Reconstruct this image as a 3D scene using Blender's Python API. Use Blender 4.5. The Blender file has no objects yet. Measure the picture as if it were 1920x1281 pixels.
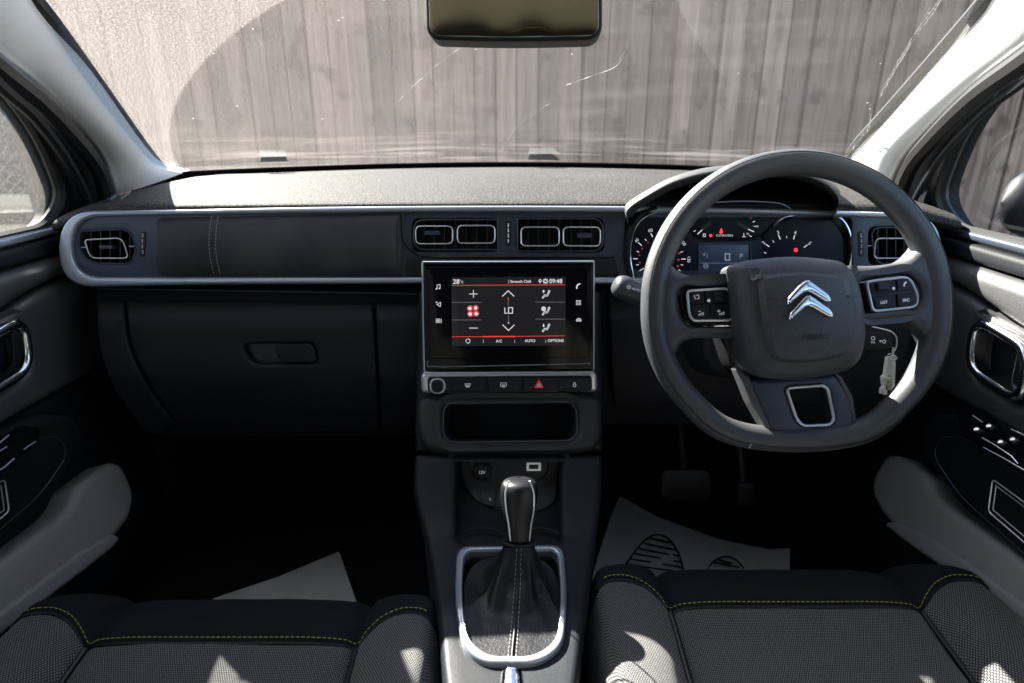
import bpy, bmesh, math, random
from mathutils import Vector, Matrix, noise
from mathutils.geometry import delaunay_2d_cdt
from math import sin, cos, pi, radians as R
random.seed(7)
SC = bpy.context.scene
COL = SC.collection
# ------------------------------------------------------------------ camera, world, sun, exposure
F = 1180.0; TH = R(20.0); CAM = Vector((0, 0, 1.2))
cd = bpy.data.cameras.new('camera'); cam = bpy.data.objects.new('camera', cd); COL.objects.link(cam)
cam.location = CAM; cam.rotation_euler = (R(90) - TH, 0, 0)
cd.sensor_width = 36; cd.lens = 36 * F / 1920; cd.clip_start = 0.02; cd.clip_end = 500
cd.dof.use_dof = True; cd.dof.focus_distance = 0.86; cd.dof.aperture_fstop = 4.8
SC.camera = cam
SUN_AZ, SUN_EL = R(43), R(38)          # azimuth measured from straight ahead towards the left
W = bpy.data.worlds.new('World'); SC.world = W; W.use_nodes = True
nt = W.node_tree; bg = nt.nodes['Background']
sky = nt.nodes.new('ShaderNodeTexSky'); sky.sky_type = 'NISHITA'; sky.sun_disc = False
sky.sun_elevation = SUN_EL; sky.sun_rotation = -SUN_AZ
nt.links.new(sky.outputs[0], bg.inputs[0]); bg.inputs[1].default_value = 0.05
sl = bpy.data.lights.new('sun', 'SUN'); sun = bpy.data.objects.new('sun', sl); COL.objects.link(sun)
sl.energy = 5.0; sl.angle = R(0.5); sl.color = (1, 0.94, 0.85)
sdir = Vector((-sin(SUN_AZ) * cos(SUN_EL), cos(SUN_AZ) * cos(SUN_EL), sin(SUN_EL)))
sun.rotation_euler = sdir.to_track_quat('Z', 'Y').to_euler(); sun.location = (-4, 5, 6)
SC.view_settings.view_transform = 'Standard'; SC.view_settings.look = 'None'
SC.view_settings.gamma = 1; SC.view_settings.use_curve_mapping = False
EXPO = 3.1
SC.view_settings.exposure = EXPO
EM = 2 ** (-EXPO)
try:
    SC.cycles.transparent_max_bounces = 16; SC.cycles.max_bounces = 8
except Exception: pass

# ------------------------------------------------------------------ materials
MATS = {}
def mat(name, col, rough=.5, metal=0., bump=0., bscale=900., spec=.5, coat=0., emit=None, es=1., var=0., vscale=6., vcol=None, detail=2., bdist=.0006, speck=0.):
    m = bpy.data.materials.new(name); m.use_nodes = True; n = m.node_tree.nodes; L = m.node_tree.links
    b = n['Principled BSDF']
    b.inputs['Base Color'].default_value = (*col, 1); b.inputs['Roughness'].default_value = rough
    b.inputs['Metallic'].default_value = metal; b.inputs['Specular IOR Level'].default_value = spec
    b.inputs['Coat Weight'].default_value = coat
    if emit: b.inputs['Emission Color'].default_value = (*emit, 1); b.inputs['Emission Strength'].default_value = es * EM
    tc = n.new('ShaderNodeTexCoord')
    if bump:
        t = n.new('ShaderNodeTexNoise'); t.inputs['Scale'].default_value = bscale; t.inputs['Detail'].default_value = detail
        L.new(tc.outputs['Object'], t.inputs['Vector'])
        bp = n.new('ShaderNodeBump'); bp.inputs['Strength'].default_value = bump; bp.inputs['Distance'].default_value = bdist
        L.new(t.outputs[0], bp.inputs['Height']); L.new(bp.outputs[0], b.inputs['Normal'])
    if var:
        t2 = n.new('ShaderNodeTexNoise'); t2.inputs['Scale'].default_value = vscale; t2.inputs['Detail'].default_value = 5
        L.new(tc.outputs['Object'], t2.inputs['Vector'])
        mx = n.new('ShaderNodeMix'); mx.data_type = 'RGBA'
        rp_ = n.new('ShaderNodeMapRange'); rp_.inputs[1].default_value = .35; rp_.inputs[2].default_value = .7
        L.new(t2.outputs[0], rp_.inputs[0]); L.new(rp_.outputs[0], mx.inputs[0])
        c2 = vcol if vcol else tuple(min(1, c * (1 + var)) for c in col)
        mx.inputs[6].default_value = (*col, 1); mx.inputs[7].default_value = (*c2, 1)
        L.new(mx.outputs[2], b.inputs['Base Color'])
        if speck:                      # pale dust lying in the grain
            t3 = n.new('ShaderNodeTexNoise'); t3.inputs['Scale'].default_value = 420; t3.inputs['Detail'].default_value = 1; L.new(tc.outputs['Object'], t3.inputs['Vector'])
            r3 = n.new('ShaderNodeMapRange'); r3.inputs[1].default_value = .5; r3.inputs[2].default_value = .72; r3.inputs[4].default_value = speck; L.new(t3.outputs[0], r3.inputs[0])
            m3 = n.new('ShaderNodeMix'); m3.data_type = 'RGBA'; L.new(r3.outputs[0], m3.inputs[0]); L.new(mx.outputs[2], m3.inputs[6]); m3.inputs[7].default_value = (.2, .19, .18, 1)
            L.new(m3.outputs[2], b.inputs['Base Color'])
        mr = n.new('ShaderNodeMapRange'); mr.inputs[3].default_value = max(0, rough - .07); mr.inputs[4].default_value = min(1, rough + .1)
        L.new(t2.outputs[0], mr.inputs[0]); L.new(mr.outputs[0], b.inputs['Roughness'])
    MATS[name] = m; return m
M_pad = mat('dash_grained_plastic', (.022, .021, .020), .66, bump=1., bscale=430, var=.5, vscale=5, spec=.10, bdist=.001, speck=.38)
M_hood = mat('hood_plastic', (.040, .040, .040), .55, bump=.5, bscale=900, spec=.4)
M_plas = mat('dark_plastic', (.010, .0115, .0155), .5, spec=.32, bump=.5, bscale=900, var=.3, vscale=9)
M_low = mat('lower_plastic', (.0075, .0085, .0115), .55, spec=.25, bump=.6, bscale=1100, var=.3, vscale=7)
M_black = mat('black_plastic', (.006, .006, .007), .45)
M_gloss = mat('piano_black', (.004, .004, .005), .1, spec=.2)
M_satin = mat('satin_grey_trim', (.42, .46, .53), .3, .6, bump=.1, bscale=1500)
M_vpan = mat('vent_panel_blue_grey', (.045, .056, .080), .35, .25, bump=.25, bscale=1200)
M_soft = mat('soft_leatherette', (.024, .027, .034), .6, spec=.35, bump=1., bscale=700, var=.3, vscale=12, vcol=(.052, .052, .056))
M_chrome = mat('chrome', (.75, .76, .78), .12, 1.)
M_brush = mat('satin_silver', (.72, .73, .75), .28, .55)
M_white = mat('white_print', (.75, .75, .75), .5, emit=(.8, .8, .8), es=.22)
M_dim = mat('embossed_print', (.012, .012, .014), .6)
M_wheel = mat('steering_wheel_skin', (.046, .048, .053), .42, bump=.6, bscale=1100, speck=.05, var=.2, vscale=10, spec=.65)
M_hub = mat('airbag_cover_plastic', (.036, .039, .046), .48, spec=.55, bump=.9, bscale=650, var=.3, speck=.12)
M_leath = mat('black_leather', (.006, .0065, .009), .45, spec=.4, bump=1., bscale=350, detail=6)
M_kleath = mat('knob_leather', (.006, .0065, .009), .4, spec=.4, bump=.4, bscale=500)
M_pillar = mat('pillar_trim', (.74, .745, .74), .6, bump=.4, bscale=700)
M_roof = mat('roof_lining', (.50, .44, .31), .9, bump=.4, bscale=500)
M_rubber = mat('rubber_seal', (.010, .010, .011), .5)
M_door = mat('door_plastic', (.044, .045, .048), .42, spec=.9, bump=.8, bscale=700, var=.3)
M_grey = mat('grey_door_insert', (.25, .248, .245), .6, bump=.4, bscale=900)
M_carpet = mat('black_carpet', (.008, .008, .009), 1., bump=1., bscale=400)
M_paper = mat('paper_mat', (.85, .85, .84), .8, bump=.6, bscale=60, var=.2, vscale=12, detail=6)
M_ink = mat('blue_ink', (.012, .012, .05), .7)
M_tag = mat('cream_plastic', (.85, .84, .78), .35)
M_thread = mat('yellow_thread', (.42, .40, .07), .8)
M_wthread = mat('pale_thread', (.34, .33, .31), .8)
M_emw = mat('screen_white', (.1, .1, .1), .4, emit=(.85, .82, .85), es=.85)
M_emg = mat('screen_grey', (.05, .05, .05), .4, emit=(.3, .3, .32), es=.5)
M_emr = mat('screen_red', (.1, .01, .01), .4, emit=(.9, .06, .05), es=.75)
M_emp = mat('fan_red', (.1, .01, .01), .4, emit=(.75, .05, .06), es=.7)
M_warn = mat('warning_red_lamp', (.2, .01, .01), .4, emit=(1., .05, .05), es=1.2)
M_scr = mat('screen_glass', (.006, .006, .007), .15, spec=.2, emit=(.035, .032, .036), es=.35)
M_lcd = mat('lcd_panel', (.02, .035, .07), .2, emit=(.02, .035, .065), es=.35)
M_dial = mat('dial_face', (.006, .009, .018), .35, spec=.15)
M_navy = mat('instrument_navy', (.012, .022, .045), .35, spec=.2)
M_gauge = mat('gauge_white', (.7, .7, .7), .5, emit=(.8, .82, .9), es=.55)
M_dirtyred = mat('dial_red_print', (.3, .02, .05), .6, emit=(.35, .02, .06), es=.5)
M_bonnet = mat('car_paint', (.02, .02, .022), .25, coat=1.)
M_hazard = mat('hazard_red', (.5, .01, .03), .4, emit=(.9, .04, .08), es=.35)

def fabric(name):
    m = bpy.data.materials.new(name); m.use_nodes = True; n = m.node_tree.nodes; L = m.node_tree.links
    b = n['Principled BSDF']; b.inputs['Roughness'].default_value = .9; b.inputs['Specular IOR Level'].default_value = .2
    b.inputs['Sheen Weight'].default_value = .15
    tc = n.new('ShaderNodeTexCoord'); sp = n.new('ShaderNodeSeparateXYZ'); L.new(tc.outputs['Object'], sp.inputs[0])
    def mth(op, a, bb=None):
        k = n.new('ShaderNodeMath'); k.operation = op
        for i, v in enumerate((a, bb)):
            if v is None: continue
            if isinstance(v, (int, float)): k.inputs[i].default_value = v
            else: L.new(v, k.inputs[i])
        return k.outputs[0]
    nz = n.new('ShaderNodeTexNoise'); nz.inputs['Scale'].default_value = 900; L.new(tc.outputs['Object'], nz.inputs['Vector'])
    y = mth('MULTIPLY', sp.outputs[1], 430.); row = mth('FLOOR', y)
    par = mth('MULTIPLY', mth('MODULO', row, 2.), .5)
    x = mth('ADD', mth('MULTIPLY', sp.outputs[0], 390.), par)
    fx = mth('ABSOLUTE', mth('SUBTRACT', mth('FRACT', x), .5)); fy = mth('ABSOLUTE', mth('SUBTRACT', mth('FRACT', y), .5))
    mk = mth('MULTIPLY', mth('LESS_THAN', fx, .27), mth('LESS_THAN', fy, .33))
    mk = mth('MULTIPLY', mk, mth('ADD', .35, nz.outputs[0]))
    mx = n.new('ShaderNodeMix'); mx.data_type = 'RGBA'; L.new(mk, mx.inputs[0])
    mx.inputs[6].default_value = (.026, .026, .029, 1); mx.inputs[7].default_value = (.25, .245, .24, 1)
    L.new(mx.outputs[2], b.inputs['Base Color'])
    bp = n.new('ShaderNodeBump'); bp.inputs['Distance'].default_value = .0008; bp.inputs['Strength'].default_value = .7
    L.new(mk, bp.inputs['Height']); L.new(bp.outputs[0], b.inputs['Normal'])
    return m
M_weave = fabric('woven_seat_fabric')
M_cloth = mat('plain_black_cloth', (.010, .011, .014), .95, bump=1., bscale=1300, spec=.2, var=.4, vscale=40)

# ------------------------------------------------------------------ pixel rays (photograph pixels, 1920 wide) -> world points
CT, ST = cos(TH), sin(TH)
def ray(px, py):
    u = (px - 960) / F; v = (640.5 - py) / F
    return Vector((u, CT + v * ST, -ST + v * CT))
def at_y(px, py, Y): d = ray(px, py); return CAM + d * (Y / d.y)
def at_z(px, py, z): d = ray(px, py); return CAM + d * ((z - CAM.z) / d.z)
def at_x(px, py, X): d = ray(px, py); return CAM + d * (X / d.x)
def interp(tab, t):
    if t <= tab[0][0]: return tab[0][1] + (t - tab[0][0]) * (tab[1][1] - tab[0][1]) / (tab[1][0] - tab[0][0])
    for i in range(len(tab) - 1):
        a, b = tab[i], tab[i + 1]
        if t <= b[0]:
            s = (t - a[0]) / (b[0] - a[0]); return a[1] + (b[1] - a[1]) * s
    a, b = tab[-2], tab[-1]
    return b[1] + (t - b[0]) * (b[1] - a[1]) / (b[0] - a[0])
class Surf:                       # a surface facing the cabin: distance per height, bent back by k x^2
    sc = 1300.
    def __init__(s, tab, k=.1): s.tab = tab; s.k = k
    def p0(s, px, py):
        Y = interp(s.tab, py); p = at_y(px, py, Y)
        for _ in range(8): p = at_y(px, py, Y - s.k * p.x ** 2)
        return p
    def P(s, px, py, h=0):
        p = s.p0(px, py)
        a = s.p0(px + 3, py) - s.p0(px - 3, py); b = s.p0(px, py - 3) - s.p0(px, py + 3)
        n = b.cross(a).normalized()
        if n.dot(CAM - p) < 0: n = -n
        return p + n * h
class Face:                       # plane square to the line of sight at a given depth
    def __init__(s, d): s.d = d; s.sc = F / d
    def P(s, px, py, h=0): return CAM + ray(px, py) * s.d - Vector((0, CT, -ST)) * h
class Plane:
    def __init__(s, p, n, sc=1300.): s.o = Vector(p); s.n = Vector(n).normalized(); s.sc = sc
    def P(s, px, py, h=0):
        d = ray(px, py); t = (s.o - CAM).dot(s.n) / d.dot(s.n); return CAM + d * t + s.n * h
class YZ:                         # side wall of the cabin, parametrised by (Y, z)
    sc = 1.
    def __init__(s, X, sgn): s.X = X; s.g = sgn
    def P(s, y, z, h=0):
        x = s.X - max(0, z - 1.05) * .22 - h + max(0, .62 - z) * .0
        return Vector((s.g * x, y, z))
class XY:
    sc = 1.
    def __init__(s, z): s.z = z
    def P(s, x, y, h=0): return Vector((x, y, s.z + h))

# ------------------------------------------------------------------ 2D outlines
def rp(pts, r, seg=6):
    n = len(pts); out = []
    for i in range(n):
        rr = r[i] if isinstance(r, (list, tuple)) else r
        p = Vector(pts[i][:2]); a = Vector(pts[i - 1][:2]); b = Vector(pts[(i + 1) % n][:2])
        da, db = (a - p), (b - p); la, lb = da.length, db.length
        rr = min(rr, la * .49, lb * .49)
        if rr < 1e-6: out.append(tuple(p)); continue
        s, e = p + da / la * rr, p + db / lb * rr
        for k in range(seg + 1):
            t = k / seg; q = s * (1 - t) ** 2 + p * 2 * t * (1 - t) + e * t * t; out.append(tuple(q))
    return out
def rr(x0, y0, x1, y1, r, seg=6): return rp([(x0, y0), (x1, y0), (x1, y1), (x0, y1)], r, seg)
def cr(p0, p1, p2, p3, t):
    return .5 * ((2 * p1) + (p2 - p0) * t + (2 * p0 - 5 * p1 + 4 * p2 - p3) * t * t + (3 * p1 - p0 - 3 * p2 + p3) * t ** 3)
def sm(pts, k=4, closed=True):
    P = [Vector(p) for p in pts]; n = len(P); out = []
    for i in range(n if closed else n - 1):
        g = (lambda j: P[j % n]) if closed else (lambda j: P[max(0, min(n - 1, j))])
        for j in range(k): out.append(tuple(cr(g(i - 1), g(i), g(i + 1), g(i + 2), j / k)))
    if not closed: out.append(tuple(P[-1]))
    return out
def area(p): return sum(p[i - 1][0] * p[i][1] - p[i][0] * p[i - 1][1] for i in range(len(p))) / 2
def dens(p, st):
    out = []
    for i in range(len(p)):
        a, b = Vector(p[i - 1][:2]), Vector(p[i][:2]); k = max(1, int((b - a).length / st))
        for j in range(k): out.append(tuple(a.lerp(b, (j + 1) / k)))
    q = [out[0]]
    for v in out[1:]:
        if (Vector(v) - Vector(q[-1])).length > st * .02: q.append(v)
    return q
def offs(p, d):                  # positive d shrinks
    s = 1 if area(p) > 0 else -1; n = len(p); out = []
    for i in range(n):
        a, b, c = Vector(p[i - 1]), Vector(p[i]), Vector(p[(i + 1) % n])
        e1, e2 = (b - a), (c - b)
        if e1.length < 1e-9 or e2.length < 1e-9: out.append(tuple(b)); continue
        e1.normalize(); e2.normalize()
        n1, n2 = Vector((-e1.y, e1.x)), Vector((-e2.y, e2.x)); m = n1 + n2
        if m.length < 1e-6: m = n1
        m.normalize(); k = 1 / max(.5, m.dot(n1)); out.append(tuple(b + m * (d * s * k)))
    return out
def inside(p, x, y):
    c = False; n = len(p); j = n - 1
    for i in range(n):
        if (p[i][1] > y) != (p[j][1] > y) and x < (p[j][0] - p[i][0]) * (y - p[i][1]) / (p[j][1] - p[i][1]) + p[i][0]: c = not c
        j = i
    return c
def dist_poly(p, x, y):
    return min((q[0] - x) ** 2 + (q[1] - y) ** 2 for q in p) ** .5

# ------------------------------------------------------------------ objects
ROOTS = {}
def thing(name, loc, label, cat, group=None, kind=None):
    o = bpy.data.objects.new(name, None); COL.objects.link(o); o.location = loc; o.empty_display_size = .05
    o['label'] = label; o['category'] = cat
    if group: o['group'] = group
    if kind: o['kind'] = kind
    return o
def rootloc(p):
    v = Vector((0, 0, 0))
    while p is not None: v += p.location; p = p.parent
    return v
def finish(name, bm, m, parent=None, sharp=35, label=None, cat=None, group=None, kind=None, weld=True):
    if weld: bmesh.ops.remove_doubles(bm, verts=bm.verts, dist=1e-6)
    bmesh.ops.recalc_face_normals(bm, faces=bm.faces)
    me = bpy.data.meshes.new(name); 
    off = rootloc(parent)
    loc = Vector((0, 0, 0))
    if parent is None and kind != 'structure' and bm.verts:
        xs = [v.co for v in bm.verts]
        loc = Vector((sum(v.x for v in xs) / len(xs), sum(v.y for v in xs) / len(xs), min(v.z for v in xs)))
    bmesh.ops.translate(bm, vec=-(off + loc), verts=bm.verts)
    bm.to_mesh(me); bm.free()
    for p in me.polygons: p.use_smooth = True
    me.set_sharp_from_angle(angle=R(sharp))
    me.materials.append(m)
    o = bpy.data.objects.new(name, me); COL.objects.link(o); o.location = loc
    if parent is not None: o.parent = parent
    if label: o['label'] = label
    if cat: o['category'] = cat
    if group: o['group'] = group
    if kind: o['kind'] = kind
    return o
def cap_into(bm, S, outer, holes, hf, step):
    xs = [p[0] for p in outer]; ys = [p[1] for p in outer]
    pts = [Vector(p) for p in outer]; edges = [(i, (i + 1) % len(outer)) for i in range(len(outer))]
    for h in holes:
        o = len(pts); pts += [Vector(p) for p in h]; edges += [(o + i, o + (i + 1) % len(h)) for i in range(len(h))]
    allb = [tuple(p) for p in pts]
    x = min(xs) + step * .5; row = 0
    while x < max(xs):
        y = min(ys) + step * (.25 + .5 * (row % 2))
        while y < max(ys):
            if inside(outer, x, y) and not any(inside(h, x, y) for h in holes) and dist_poly(allb, x, y) > step * .45:
                pts.append(Vector((x, y)))
            y += step
        x += step * .9; row += 1
    V, E, Fc, *_ = delaunay_2d_cdt(pts, edges, [], 0, 1e-7)
    bv = [bm.verts.new(S.P(v.x, v.y, hf(v.x, v.y))) for v in V]
    for f in Fc:
        cx = sum(V[i].x for i in f) / len(f); cy = sum(V[i].y for i in f) / len(f)
        if inside(outer, cx, cy) and not any(inside(h, cx, cy) for h in holes):
            try: bm.faces.new([bv[i] for i in f])
            except ValueError: pass
def slab_into(bm, S, outline, h0, h1, bev=.001, holes=(), step=None, dst=None, bulge=None, hdepth=None, segs=4):
    sc = S.sc; step = step or (.025 * sc); dst = dst or (.006 * sc)
    outer = dens(outline, dst); hs = [dens(h, dst) for h in holes]
    bf = bulge or (lambda x, y: 0)
    def skirt(loop, sign, hb):
        rings = []
        L0 = [S.P(p[0], p[1], hb) for p in loop]; rings.append(L0)
        for k in range(segs + 1):
            a = pi / 2 * k / segs
            lp = offs(loop, sign * bev * sc * (1 - cos(a)))
            rings.append([S.P(p[0], p[1], h1 - bev + bev * sin(a) + (bf(*p) if k == segs else 0)) for p in lp])
            last = lp
        n = len(loop); vv = [[bm.verts.new(q) for q in r_] for r_ in rings]
        for i in range(len(vv) - 1):
            for j in range(n):
                try: bm.faces.new((vv[i][j], vv[i][(j + 1) % n], vv[i + 1][(j + 1) % n], vv[i + 1][j]))
                except ValueError: pass
        return last
    o2 = skirt(outer, 1, h0)
    h2 = [skirt(h, -1, (hdepth if hdepth is not None else h0)) for h in hs]
    cap_into(bm, S, o2, h2, lambda x, y: h1 + bf(x, y), step)
def slab(name, m, parent, S, outline, h0, h1, bev=.001, **k):
    kw = {q: k.pop(q) for q in ('label', 'cat', 'group', 'kind', 'sharp') if q in k}
    bm = bmesh.new(); slab_into(bm, S, outline, h0, h1, bev, **k)
    return finish(name, bm, m, parent, **kw)
def tube_into(bm, pts, r, closed=False, seg=8, cap=True):
    P = [Vector(p) for p in pts]; n = len(P); rings = []
    T = []
    for i in range(n):
        a = P[(i - 1) % n] if closed or i > 0 else P[0]; b = P[(i + 1) % n] if closed or i < n - 1 else P[-1]
        t = (b - a); T.append(t.normalized() if t.length > 1e-9 else Vector((0, 0, 1)))
    up = Vector((0, 0, 1)) if abs(T[0].z) < .9 else Vector((0, 1, 0))
    N = (up - T[0] * up.dot(T[0])).normalized()
    for i in range(n):
        N = (N - T[i] * N.dot(T[i])); N.normalize(); B = T[i].cross(N)
        ri = r[i] if isinstance(r, (list, tuple)) else r
        rings.append([bm.verts.new(P[i] + (N * cos(2 * pi * k / seg) + B * sin(2 * pi * k / seg)) * ri) for k in range(seg)])
    for i in range(n if closed else n - 1):
        a, b = rings[i], rings[(i + 1) % n]
        sh = 0
        if closed and i == n - 1:
            sh = min(range(seg), key=lambda s: sum((a[k].co - b[(k + s) % seg].co).length for k in range(seg)))
        for k in range(seg):
            bm.faces.new((a[k], a[(k + 1) % seg], b[(k + 1 + sh) % seg], b[(k + sh) % seg]))
    if not closed and cap:
        bm.faces.new(rings[0][::-1]); bm.faces.new(rings[-1])
def tube(name, m, parent, pts, r, closed=False, seg=8, **k):
    bm = bmesh.new(); tube_into(bm, pts, r, closed, seg); return finish(name, bm, m, parent, weld=False, **k)
def ring(name, m, parent, S, outline, h, r, dst=4, **k):
    o = dens(outline, dst * S.sc / 1300)
    return tube(name, m, parent, [S.P(p[0], p[1], h) for p in o], r, True, **k)
def loft_into(bm, rows, ku=4, kv=4, closed_u=False):
    R1 = [sm([tuple(p) for p in r], ku, closed_u) for r in rows]
    C = list(zip(*R1)); C2 = [sm(list(c), kv, False) for c in C]; G = list(zip(*C2))
    V = [[bm.verts.new(p) for p in r] for r in G]; n = len(V[0])
    for i in range(len(V) - 1):
        for j in range(n if closed_u else n - 1):
            try: bm.faces.new((V[i][j], V[i][(j + 1) % n], V[i + 1][(j + 1) % n], V[i + 1][j]))
            except ValueError: pass
    return V
def loft(name, m, parent, rows, ku=4, kv=4, closed_u=False, thick=0, **k):
    bm = bmesh.new(); V = loft_into(bm, rows, ku, kv, closed_u)
    if k.pop('capends', False):
        bm.faces.new(V[0]); bm.faces.new(V[-1][::-1])
    if thick:
        bmesh.ops.recalc_face_normals(bm, faces=bm.faces)
        bmesh.ops.solidify(bm, geom=bm.faces[:], thickness=thick)
    return finish(name, bm, m, parent, **k)
def box_into(bm, a, b):
    vs = [bm.verts.new((x, y, z)) for x in (a[0], b[0]) for y in (a[1], b[1]) for z in (a[2], b[2])]
    for f in ((0, 1, 3, 2), (4, 6, 7, 5), (0, 4, 5, 1), (2, 3, 7, 6), (0, 2, 6, 4), (1, 5, 7, 3)): bm.faces.new([vs[i] for i in f])
def marks(name, m, parent, S, shapes, h=.0006, **k):     # printed symbols: strokes, filled shapes, circles
    bm = bmesh.new()
    def poly(p):
        try: bm.faces.new([bm.verts.new(S.P(q[0], q[1], h)) for q in p])
        except ValueError: pass
    for s in shapes:
        if s[0] == 'l':
            pts, w = [Vector(q) for q in s[1]], s[2]
            for i in range(len(pts) - 1):
                d = pts[i + 1] - pts[i]
                if d.length < 1e-6: continue
                d.normalize(); q = Vector((-d.y, d.x)) * w / 2; e = d * w * .35
                poly([pts[i] - e + q, pts[i + 1] + e + q, pts[i + 1] + e - q, pts[i] - e - q])
        elif s[0] == 'p': poly(s[1])
        elif s[0] == 'c':
            cx, cy, r_, w = s[1:5]; a0, a1 = (s[5], s[6]) if len(s) > 5 else (0, 2 * pi)
            n = 20
            if w == 0: poly([(cx + r_ * cos(2 * pi * i / n), cy + r_ * sin(2 * pi * i / n)) for i in range(n)]); continue
            for i in range(n):
                t0, t1 = a0 + (a1 - a0) * i / n, a0 + (a1 - a0) * (i + 1) / n
                poly([(cx + q * cos(t), cy + q * sin(t)) for q, t in ((r_ - w / 2, t0), (r_ + w / 2, t0), (r_ + w / 2, t1), (r_ - w / 2, t1))])
    return finish(name, bm, m, parent, weld=False, **k)
def text(name, s, m, parent, S, px, py, size, h=.0007, align='CENTER', rot=0, stretch=1., bold=0, **k):
    cu = bpy.data.curves.new('tmp', 'FONT'); cu.body = s; cu.align_x = align; cu.size = 1; cu.offset = bold
    o = bpy.data.objects.new('tmp', cu); COL.objects.link(o)
    dg = bpy.context.evaluated_depsgraph_get(); me = bpy.data.meshes.new_from_object(o.evaluated_get(dg))
    bm = bmesh.new(); bm.from_mesh(me); COL.objects.unlink(o); bpy.data.objects.remove(o); bpy.data.curves.remove(cu); bpy.data.meshes.remove(me)
    c, sn = cos(rot), sin(rot)
    for v in bm.verts:
        x, y = v.co.x * size * stretch, (v.co.y - .35) * size
        X, Y = x * c - y * sn, x * sn + y * c
        v.co = S.P(px + X, py - Y, h)
    return finish(name, bm, m, parent, weld=False, **k)
def dashes_into(bm, pts, ln=.0042, gap=.0022, r=.0006):
    P = [Vector(p) for p in pts]; acc = 0; on = True; cur = [P[0]]
    for i in range(1, len(P)):
        a, b = P[i - 1], P[i]; L = (b - a).length; pos = 0
        while L - pos > 1e-9:
            need = (ln if on else gap) - acc; st = min(need, L - pos); pos += st; acc += st
            q = a.lerp(b, pos / L)
            if on: cur.append(q)
            if acc >= (ln if on else gap) - 1e-9:
                if on and len(cur) > 1 and (cur[-1] - cur[0]).length > 1e-5:
                    tube_into(bm, [cur[0], cur[-1]], r, seg=5)
                on = not on; acc = 0; cur = [q]
def dashes(name, m, parent, pts, **k):
    bm = bmesh.new(); dashes_into(bm, pts, **k); return finish(name, bm, m, parent, weld=False)

# ================================================================== SETTING
XL, XR = .71, .675
bm = bmesh.new(); box_into(bm, (-60, -60, -.2), (60, 60, 0))
M_ground = mat('asphalt_ground', (.045, .045, .042), 1., spec=.05, bump=.3, bscale=60, var=.4, vscale=2)
finish('ground', bm, M_ground, kind='structure', label='asphalt ground around the car', cat='ground')

# weathered board fence ahead of the car
def wood():
    m = bpy.data.materials.new('weathered_wood'); m.use_nodes = True; n = m.node_tree.nodes; L = m.node_tree.links
    b = n['Principled BSDF']; b.inputs['Roughness'].default_value = .9
    g = n.new('ShaderNodeNewGeometry'); tc = n.new('ShaderNodeTexCoord')
    mp = n.new('ShaderNodeMapping'); mp.inputs['Scale'].default_value = (26, 26, 1.4); L.new(tc.outputs['Object'], mp.inputs[0])
    t = n.new('ShaderNodeTexNoise'); t.inputs['Scale'].default_value = 1; t.inputs['Detail'].default_value = 8; t.inputs['Roughness'].default_value = .65
    L.new(mp.outputs[0], t.inputs['Vector'])
    mp2 = n.new('ShaderNodeMapping'); mp2.inputs['Scale'].default_value = (7, 7, 5.5); L.new(tc.outputs['Object'], mp2.inputs[0])
    t2 = n.new('ShaderNodeTexNoise'); t2.inputs['Detail'].default_value = 4; t2.inputs['Scale'].default_value = 1.2; L.new(mp2.outputs[0], t2.inputs['Vector'])
    r = n.new('ShaderNodeValToRGB'); r.color_ramp.elements[0].position = .3; r.color_ramp.elements[0].color = (.14, .076, .052, 1)
    r.color_ramp.elements[1].position = .72; r.color_ramp.elements[1].color = (.50, .33, .255, 1); L.new(t.outputs[0], r.inputs[0])
    k = n.new('ShaderNodeMapRange'); k.inputs[1].default_value = .56; k.inputs[2].default_value = .68; L.new(t2.outputs[0], k.inputs[0])
    mx = n.new('ShaderNodeMix'); mx.data_type = 'RGBA'; L.new(k.outputs[0], mx.inputs[0]); L.new(r.outputs[0], mx.inputs[6]); mx.inputs[7].default_value = (.15, .085, .062, 1)
    hv = n.new('ShaderNodeHueSaturation'); L.new(mx.outputs[2], hv.inputs['Color'])
    mr = n.new('ShaderNodeMapRange'); mr.inputs[3].default_value = .62; mr.inputs[4].default_value = 1.3
    L.new(g.outputs['Random Per Island'], mr.inputs[0]); L.new(mr.outputs[0], hv.inputs['Value'])
    L.new(hv.outputs[0], b.inputs['Base Color']); return m
M_wood = wood()
def fence_pt(s):                     # s runs along the fence from left to right
    return Vector((-3.1 + s, 4.15 - .10 * s, 0))
fen = thing('wooden_fence', (0, 3.9, 0), 'weathered grey brown close-board wooden fence standing ahead of the windscreen', 'fence')
bm = bmesh.new(); s = 0; i = 0
dx = Vector((1, -.10, 0)).normalized(); dn = Vector((-.10, -1, 0)).normalized()
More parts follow.
